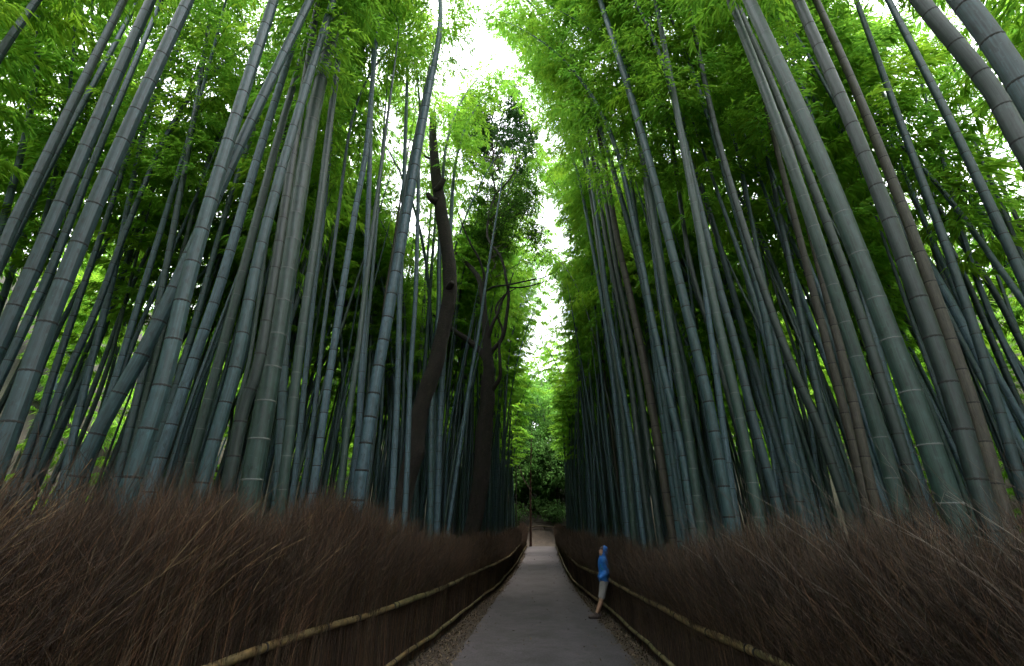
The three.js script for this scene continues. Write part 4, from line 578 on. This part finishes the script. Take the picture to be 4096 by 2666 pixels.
{
  const R = rng(660);
  const where = [['low green shrub at the foot of the slope, by the left end of the rails', -2.9, -50.5], ['green shrub on the slope straight behind the path end', -0.2, -52.4], ['leafy shrub on the slope right of the path end', 1.7, -51.2], ['green shrub by the right fence end under the trees', 3.4, -50.2], ['upper green shrub on the slope above the rails', 0.9, -55.2], ['upper green shrub left of the reddish post', -2.2, -55.6], ['small shrub high on the slope under the bright tree', 2.9, -56.5]];
  where.forEach(([label, x, z], i) => {
    const t = thing('slope_shrub', label, 'shrub', [x, ground(x, z) - 0.05, z], 'shrubs on the slope'), c = [], P = newP(); const h = 1.5 + 1.2 * R();
    for (let k = 0; k < 7; k++) { const a = R() * 6.28, e = [Math.cos(a) * 0.9 * R(), h * (0.35 + 0.6 * R()), Math.sin(a) * 0.9 * R()]; c.push([...e, 0.8 + 0.4 * R(), 260]); thinStick(P, [V(0, 0, 0), V(e[0] * 0.4, e[1] * 0.6, e[2] * 0.4), V(...e)], 0.025, 0.008); }
    part('stems', geom(P.pos, P.idx), bark, t); part('foliage', clumpLeaves(670 + i, c, [0.05, 0.105, 0.03], 0.2, 0.09), broadMat, t).userData.kind = 'stuff'; shade(t);
  });
  for (const [k, d, w, dx] of [[0, 50.3, 5.4, 0.3], [1, 52.6, 5.2, -0.1], [2, 54.4, 4.4, 0.2]]) {
    const pts = []; for (let i = 0; i <= 8; i++) { const x = dx - w / 2 + w * i / 8; pts.push([x - dx, ground(x, -d) + 0.32 - ground(dx, -d) + 0.04 * noise(x * 2, k), 0.1 * noise(x, k * 3), 0.055]); }
    const t = thing('log_rail', ['lowest pale log rail across the bank at the path end', 'middle pale log rail across the bank at the path end', 'topmost pale log rail across the bank at the path end'][k], 'rail', [dx, ground(dx, -d), -d], 'log rails on the bank');
    part('log', limb(pts, 8, 0.2, knobs([])), deadWood, t);
    for (const u of [0.12, 0.5, 0.88]) { const x = -w / 2 + w * u; part('stake', limb([[x, ground(dx + x, -d) - ground(dx, -d) - 0.2, -0.06, 0.05], [x, ground(dx + x, -d) - ground(dx, -d) + 0.42, -0.07, 0.045]], 7, 0.2, null), bark, t); }
    shade(t);
  }
  const o = [-1.03, ground(-1.03, -46.6) - 0.1, -46.6], t = thing('slender_tree', 'slender dark reddish trunk with one side limb at the far left end of the path', 'tree', o), red = new THREE.MeshStandardMaterial({ color: lin(0.2, 0.1, 0.08), map: barkMap, roughness: 0.95 });
  part('trunk', limb([[0, 0, 0, 0.13], [0.02, 2, 0, 0.1], [0.05, 4.6, 0, 0.09], [0.15, 8, 0, 0.07], [0.3, 11, 0.1, 0.03]], 10, 0.15, knobs([])), red, t);
  part('limb', limb([[0.08, 5.0, 0, 0.08], [-0.25, 5.5, 0.1, 0.07], [-0.7, 6.3, 0.1, 0.06], [-1.1, 7.6, 0.1, 0.03]], 8, 0.15, knobs([])), deadWood, t);
  part('crown', clumpLeaves(699, [[0.2, 9, 0, 1.1, 260], [-0.5, 10, 0.3, 1.0, 260], [0.6, 10.8, -0.2, 1.1, 260], [0.1, 7.4, 0.2, 0.8, 160]], [0.07, 0.17, 0.035], 0.2, 0.09), broadMat, t).userData.kind = 'stuff'; shade(t);
}
// ---------------------------------------------------------------- the person leaning on the right-hand rail, looking up
{
  const o = [1.42, ground(1.42, -14.5) + 0.022, -14.5], t = thing('person', 'person in hooded blue jacket and grey shorts leaning on the right fence, looking up', 'person', o);
  const cap = (p, a, b, ra, rb) => { const x = b[0] - a[0], y = b[1] - a[1], z = b[2] - a[2], u = clamp(((p[0] - a[0]) * x + (p[1] - a[1]) * y + (p[2] - a[2]) * z) / (x * x + y * y + z * z), 0, 1); return Math.hypot(p[0] - a[0] - x * u, p[1] - a[1] - y * u, p[2] - a[2] - z * u) - lerp(ra, rb, u); };
  const ell = (p, c, r) => { const k = Math.hypot((p[0] - c[0]) / r[0], (p[1] - c[1]) / r[1], (p[2] - c[2]) / r[2]); return (k - 1) * Math.min(...r); };
  const smin = (a, b, k) => { const h = Math.max(k - Math.abs(a - b), 0) / k; return Math.min(a, b) - h * h * k * 0.25; };
  const union = (p, list, k) => { let d = 9; for (const f of list) d = smin(d, f(p), k); return d; };
  function surface(f, lo, hi, res) {
    const mc = new MarchingCubes(res, new THREE.MeshStandardMaterial(), false, false, 60000); mc.isolation = 0;
    const c = [0, 1, 2].map((k) => (lo[k] + hi[k]) / 2), h = [0, 1, 2].map((k) => (hi[k] - lo[k]) / 2), hs = mc.halfsize;
    for (let z = 0; z < res; z++) for (let y = 0; y < res; y++) for (let x = 0; x < res; x++) mc.field[x + y * res + z * res * res] = -f([c[0] + h[0] * (x - hs) / hs, c[1] + h[1] * (y - hs) / hs, c[2] + h[2] * (z - hs) / hs]);
    mc.update();
    const n = mc.count, pos = [], nor = [], e = 0.004;
    for (let i = 0; i < n; i++) {
      const p = [0, 1, 2].map((k) => c[k] + h[k] * mc.positionArray[i * 3 + k]); pos.push(...p);
      const g = V(f([p[0] + e, p[1], p[2]]) - f([p[0] - e, p[1], p[2]]), f([p[0], p[1] + e, p[2]]) - f([p[0], p[1] - e, p[2]]), f([p[0], p[1], p[2] + e]) - f([p[0], p[1], p[2] - e])).normalize(); nor.push(g.x, g.y, g.z);
    }
    return geom(pos, null, null, null, nor);
  }
  // joints: he faces -x, his left side is towards +z
  const J = { aL: [0, 0.09, 0.07], kL: [0.17, 0.47, 0.085], hL: [0.285, 0.89, 0.085], aR: [0.07, 0.09, -0.09], kR: [0.2, 0.47, -0.095], hR: [0.285, 0.89, -0.085], pel: [0.29, 0.93, 0], ch: [0.3, 1.27, 0], nk: [0.315, 1.47, 0], hd: [0.315, 1.625, 0], sL: [0.31, 1.41, 0.175], eL: [0.42, 1.14, 0.22], wL: [0.2, 0.99, 0.17], sR: [0.31, 1.41, -0.175], eR: [0.42, 1.14, -0.22], wR: [0.2, 0.99, -0.17] };
  const leg = (h, k, a, heel, toe) => [(p) => cap(p, h, k, 0.085, 0.058), (p) => cap(p, k, a, 0.052, 0.036), (p) => cap(p, [lerp(k[0], a[0], 0.28) + 0.02, lerp(k[1], a[1], 0.28), k[2]], [lerp(k[0], a[0], 0.6) + 0.01, lerp(k[1], a[1], 0.6), a[2]], 0.05, 0.036), (p) => cap(p, heel, toe, 0.036, 0.028)];
  const legs = [...leg(J.hL, J.kL, J.aL, [0.03, 0.05, 0.07], [-0.15, 0.035, 0.08]), ...leg(J.hR, J.kR, J.aR, [0.1, 0.05, -0.09], [-0.08, 0.035, -0.1])];
  const torso = [(p) => ell(p, [0.29, 0.95, 0], [0.115, 0.15, 0.16]), (p) => ell(p, [0.3, 1.14, 0], [0.105, 0.2, 0.15]), (p) => ell(p, [0.3, 1.32, 0], [0.115, 0.17, 0.175]), (p) => cap(p, [0.315, 1.4, 0], J.nk, 0.07, 0.055), (p) => cap(p, J.sL, [J.sL[0], J.sL[1], -J.sL[2]], 0.06, 0.06)];
  const arms = [(p) => cap(p, J.sL, J.eL, 0.058, 0.045), (p) => cap(p, J.eL, J.wL, 0.045, 0.035), (p) => cap(p, J.sR, J.eR, 0.058, 0.045), (p) => cap(p, J.eR, J.wR, 0.045, 0.035)];
  const hands = [];
  for (const s of [1, -1]) { const w = [0.22, 0.99, 0.15 * s], q = [0.225, 0.96, 0.12 * s]; hands.push((p) => cap(p, w, q, 0.03, 0.028)); for (let f = 0; f < 4; f++) { const b = [q[0] - 0.005 + f * 0.012, q[1] - 0.01 - f * 0.004, q[2] + s * (0.012 - f * 0.008)], m = [b[0] - 0.03, b[1] - 0.03, b[2]], e = [m[0] + 0.005, m[1] - 0.028 + f * 0.004, m[2] - 0.01 * s]; hands.push((p) => cap(p, b, m, 0.0095, 0.009), (p) => cap(p, m, e, 0.009, 0.007)); } hands.push((p) => cap(p, [w[0] - 0.03, w[1] - 0.015, w[2] + 0.01 * s], [w[0] - 0.085, w[1] - 0.02, w[2] + 0.012 * s], 0.012, 0.009)); }
  // head, tilted up: u runs along the gaze, v along the crown
  const ca = Math.cos(0.3), sa = Math.sin(0.3);
  const hp = (a, b, z) => [J.hd[0] - a * ca + b * sa, J.hd[1] + a * sa + b * ca, z];
  const head = [(p) => ell(p, hp(-0.005, 0.03, 0), [0.096, 0.1, 0.076]), (p) => ell(p, hp(0.03, -0.05, 0), [0.062, 0.072, 0.058]), (p) => cap(p, hp(0.09, 0.015, 0), hp(0.112, -0.02, 0), 0.009, 0.013), (p) => ell(p, hp(0.083, -0.062, 0), [0.014, 0.009, 0.024]), (p) => ell(p, hp(0.062, -0.1, 0), [0.026, 0.02, 0.026]), (p) => cap(p, J.nk, hp(-0.02, -0.06, 0), 0.056, 0.056), (p) => ell(p, hp(-0.005, -0.01, 0.077), [0.018, 0.03, 0.01]), (p) => ell(p, hp(-0.005, -0.01, -0.077), [0.018, 0.03, 0.01])];
  const eyes = (p) => Math.min(ell(p, hp(0.09, 0.018, 0.03), [0.016, 0.01, 0.015]), ell(p, hp(0.09, 0.018, -0.03), [0.016, 0.01, 0.015]));
  const headF = (p) => -smin(-union(p, head, 0.02), eyes(p), 0.008);
  const bodyF = (p) => Math.min(union(p, legs, 0.03), union(p, torso, 0.06), union(p, arms, 0.03), union(p, hands, 0.006));
  const skin = new THREE.MeshStandardMaterial({ color: lin(0.38, 0.22, 0.15), roughness: 0.6 });
  const mat = (c, r = 0.85) => new THREE.MeshStandardMaterial({ color: lin(...c), roughness: r });
  part('body', mergeGeometries([surface(bodyF, [-0.22, -0.02, -0.32], [0.56, 1.56, 0.32], 96), surface(headF, [0.15, 1.42, -0.12], [0.48, 1.8, 0.12], 56)]), skin, t);
  const wr = (p) => 0.008 * noise(p[0] * 14, p[1] * 11, p[2] * 14) + 0.004 * noise(p[0] * 34, p[1] * 26, p[2] * 30);
  const jacketF = (p) => { let d = Math.min(smin(union(p, torso, 0.07), union(p, arms, 0.03), 0.04) - 0.03, ell(p, [0.29, 0.93, 0], [0.145, 0.13, 0.185])); d = Math.max(d, 0.86 - p[1] + 0.02 * Math.sin(p[2] * 9), p[1] - 1.5); return d + wr(p); };
  const jacket = part('jacket', surface(jacketF, [0.05, 0.82, -0.34], [0.56, 1.54, 0.34], 84), mat([0.012, 0.13, 0.46], 0.6), t);
  const hoodF = (p) => { let d = Math.max(Math.min(ell(p, hp(-0.025, 0.035, 0), [0.125, 0.132, 0.108]), cap(p, [0.33, 1.46, 0], hp(-0.05, -0.04, 0), 0.098, 0.1)), -(ell(p, hp(0.03, 0.015, 0), [0.12, 0.118, 0.094]))); const a = -(p[0] - J.hd[0]) * ca + (p[1] - J.hd[1]) * sa, b = (p[0] - J.hd[0]) * sa + (p[1] - J.hd[1]) * ca; return Math.max(d, a - 0.025 + 0.25 * Math.max(0, b * -1 - 0.09)) + wr(p) * 0.5; };
  part('hood', surface(hoodF, [0.13, 1.4, -0.14], [0.52, 1.84, 0.14], 64), jacket.material, jacket);
  part('collar', surface((p) => Math.max(Math.abs(cap(p, [0.3, 1.42, 0], [0.285, 1.51, 0], 0.088, 0.084)) - 0.006, p[1] - 1.525, 1.42 - p[1]), [0.15, 1.38, -0.12], [0.45, 1.56, 0.12], 40), jacket.material, jacket);
  const shortsF = (p) => { const L = (h, k, s) => Math.max(cap(p, h, [lerp(h[0], k[0], 0.98), lerp(h[1], k[1], 0.98), k[2] * 1.02], 0.108, 0.088), (() => { const x = k[0] - h[0], y = k[1] - h[1], l = Math.hypot(x, y); return ((p[0] - h[0]) * x + (p[1] - h[1]) * y) / l - l * 0.97; })()); return Math.max(smin(smin(L(J.hL, J.kL), L(J.hR, J.kR), 0.02), ell(p, [0.29, 0.93, 0], [0.135, 0.12, 0.17]), 0.04), p[1] - 0.95) + wr(p); };
  const shorts = part('shorts', surface(shortsF, [0.02, 0.42, -0.26], [0.5, 1.0, 0.26], 64), mat([0.24, 0.225, 0.225], 0.9), t);
  for (const [heel, toe, ank] of [[[0.03, 0.05, 0.07], [-0.17, 0.042, 0.082], J.aL], [[0.1, 0.05, -0.09], [-0.1, 0.042, -0.102], J.aR]]) {
    const f = (p) => Math.max(smin(cap(p, heel, toe, 0.056, 0.046), cap(p, heel, [lerp(heel[0], ank[0], 0.9), ank[1] + 0.025, ank[2]], 0.056, 0.05), 0.03), heel[1] < 0.1 ? 0.004 - p[1] : -9);
    part('shoe', surface(f, [Math.min(heel[0], toe[0]) - 0.08, -0.01, heel[2] - 0.09], [Math.max(heel[0], toe[0]) + 0.09, ank[1] + 0.1, heel[2] + 0.09], 44), mat([0.045, 0.03, 0.03], 0.8), t);
  }
  const capMat = mat([0.06, 0.042, 0.045]);
  const hat = part('cap', surface((p) => { const b = (p[0] - J.hd[0]) * sa + (p[1] - J.hd[1]) * ca; return Math.max(ell(p, hp(0.0, 0.045, 0), [0.108, 0.102, 0.086]), 0.045 - b); }, [0.15, 1.55, -0.11], [0.48, 1.8, 0.11], 44), capMat, t);
  part('brim', surface((p) => { const a = -(p[0] - J.hd[0]) * ca + (p[1] - J.hd[1]) * sa, b = (p[0] - J.hd[0]) * sa + (p[1] - J.hd[1]) * ca; return Math.max(Math.hypot(a - 0.085, p[2] * 1.05) - 0.085, Math.abs(b - 0.055 - 0.25 * (a - 0.1) * -0.3) - 0.006, 0.05 - a); }, [0.05, 1.55, -0.11], [0.34, 1.8, 0.11], 60), capMat, hat);
  part('backpack', surface((p) => { const q = [Math.abs(p[0] - 0.455) - 0.02, Math.abs(p[1] - 1.22) - 0.15, Math.abs(p[2]) - 0.09]; return Math.hypot(Math.max(q[0], 0), Math.max(q[1], 0), Math.max(q[2], 0)) - 0.035 + wr(p); }, [0.37, 0.98, -0.16], [0.54, 1.46, 0.16], 40), mat([0.02, 0.014, 0.022], 0.9), t);
  // green print on the jacket's left front
  const green = mat([0.03, 0.22, 0.12], 0.8), R = rng(17);
  for (const [x, y, w, h] of [[0.205, 1.29, 0.016, 0.028], [0.2, 1.245, 0.02, 0.012], [0.225, 1.215, 0.014, 0.024], [0.245, 1.19, 0.01, 0.014]]) {
    let z = 0.34; while (z > 0 && jacketF([x, y, z]) > 0.001) z -= 0.002; const e = new THREE.SphereGeometry(1, 10, 8); e.scale(w, h, 0.004); const m = part('print', e, green, jacket); m.position.set(x, y, z); m.rotation.y = -0.7;
  }
  shade(t);
}
renderer.render(scene, camera);
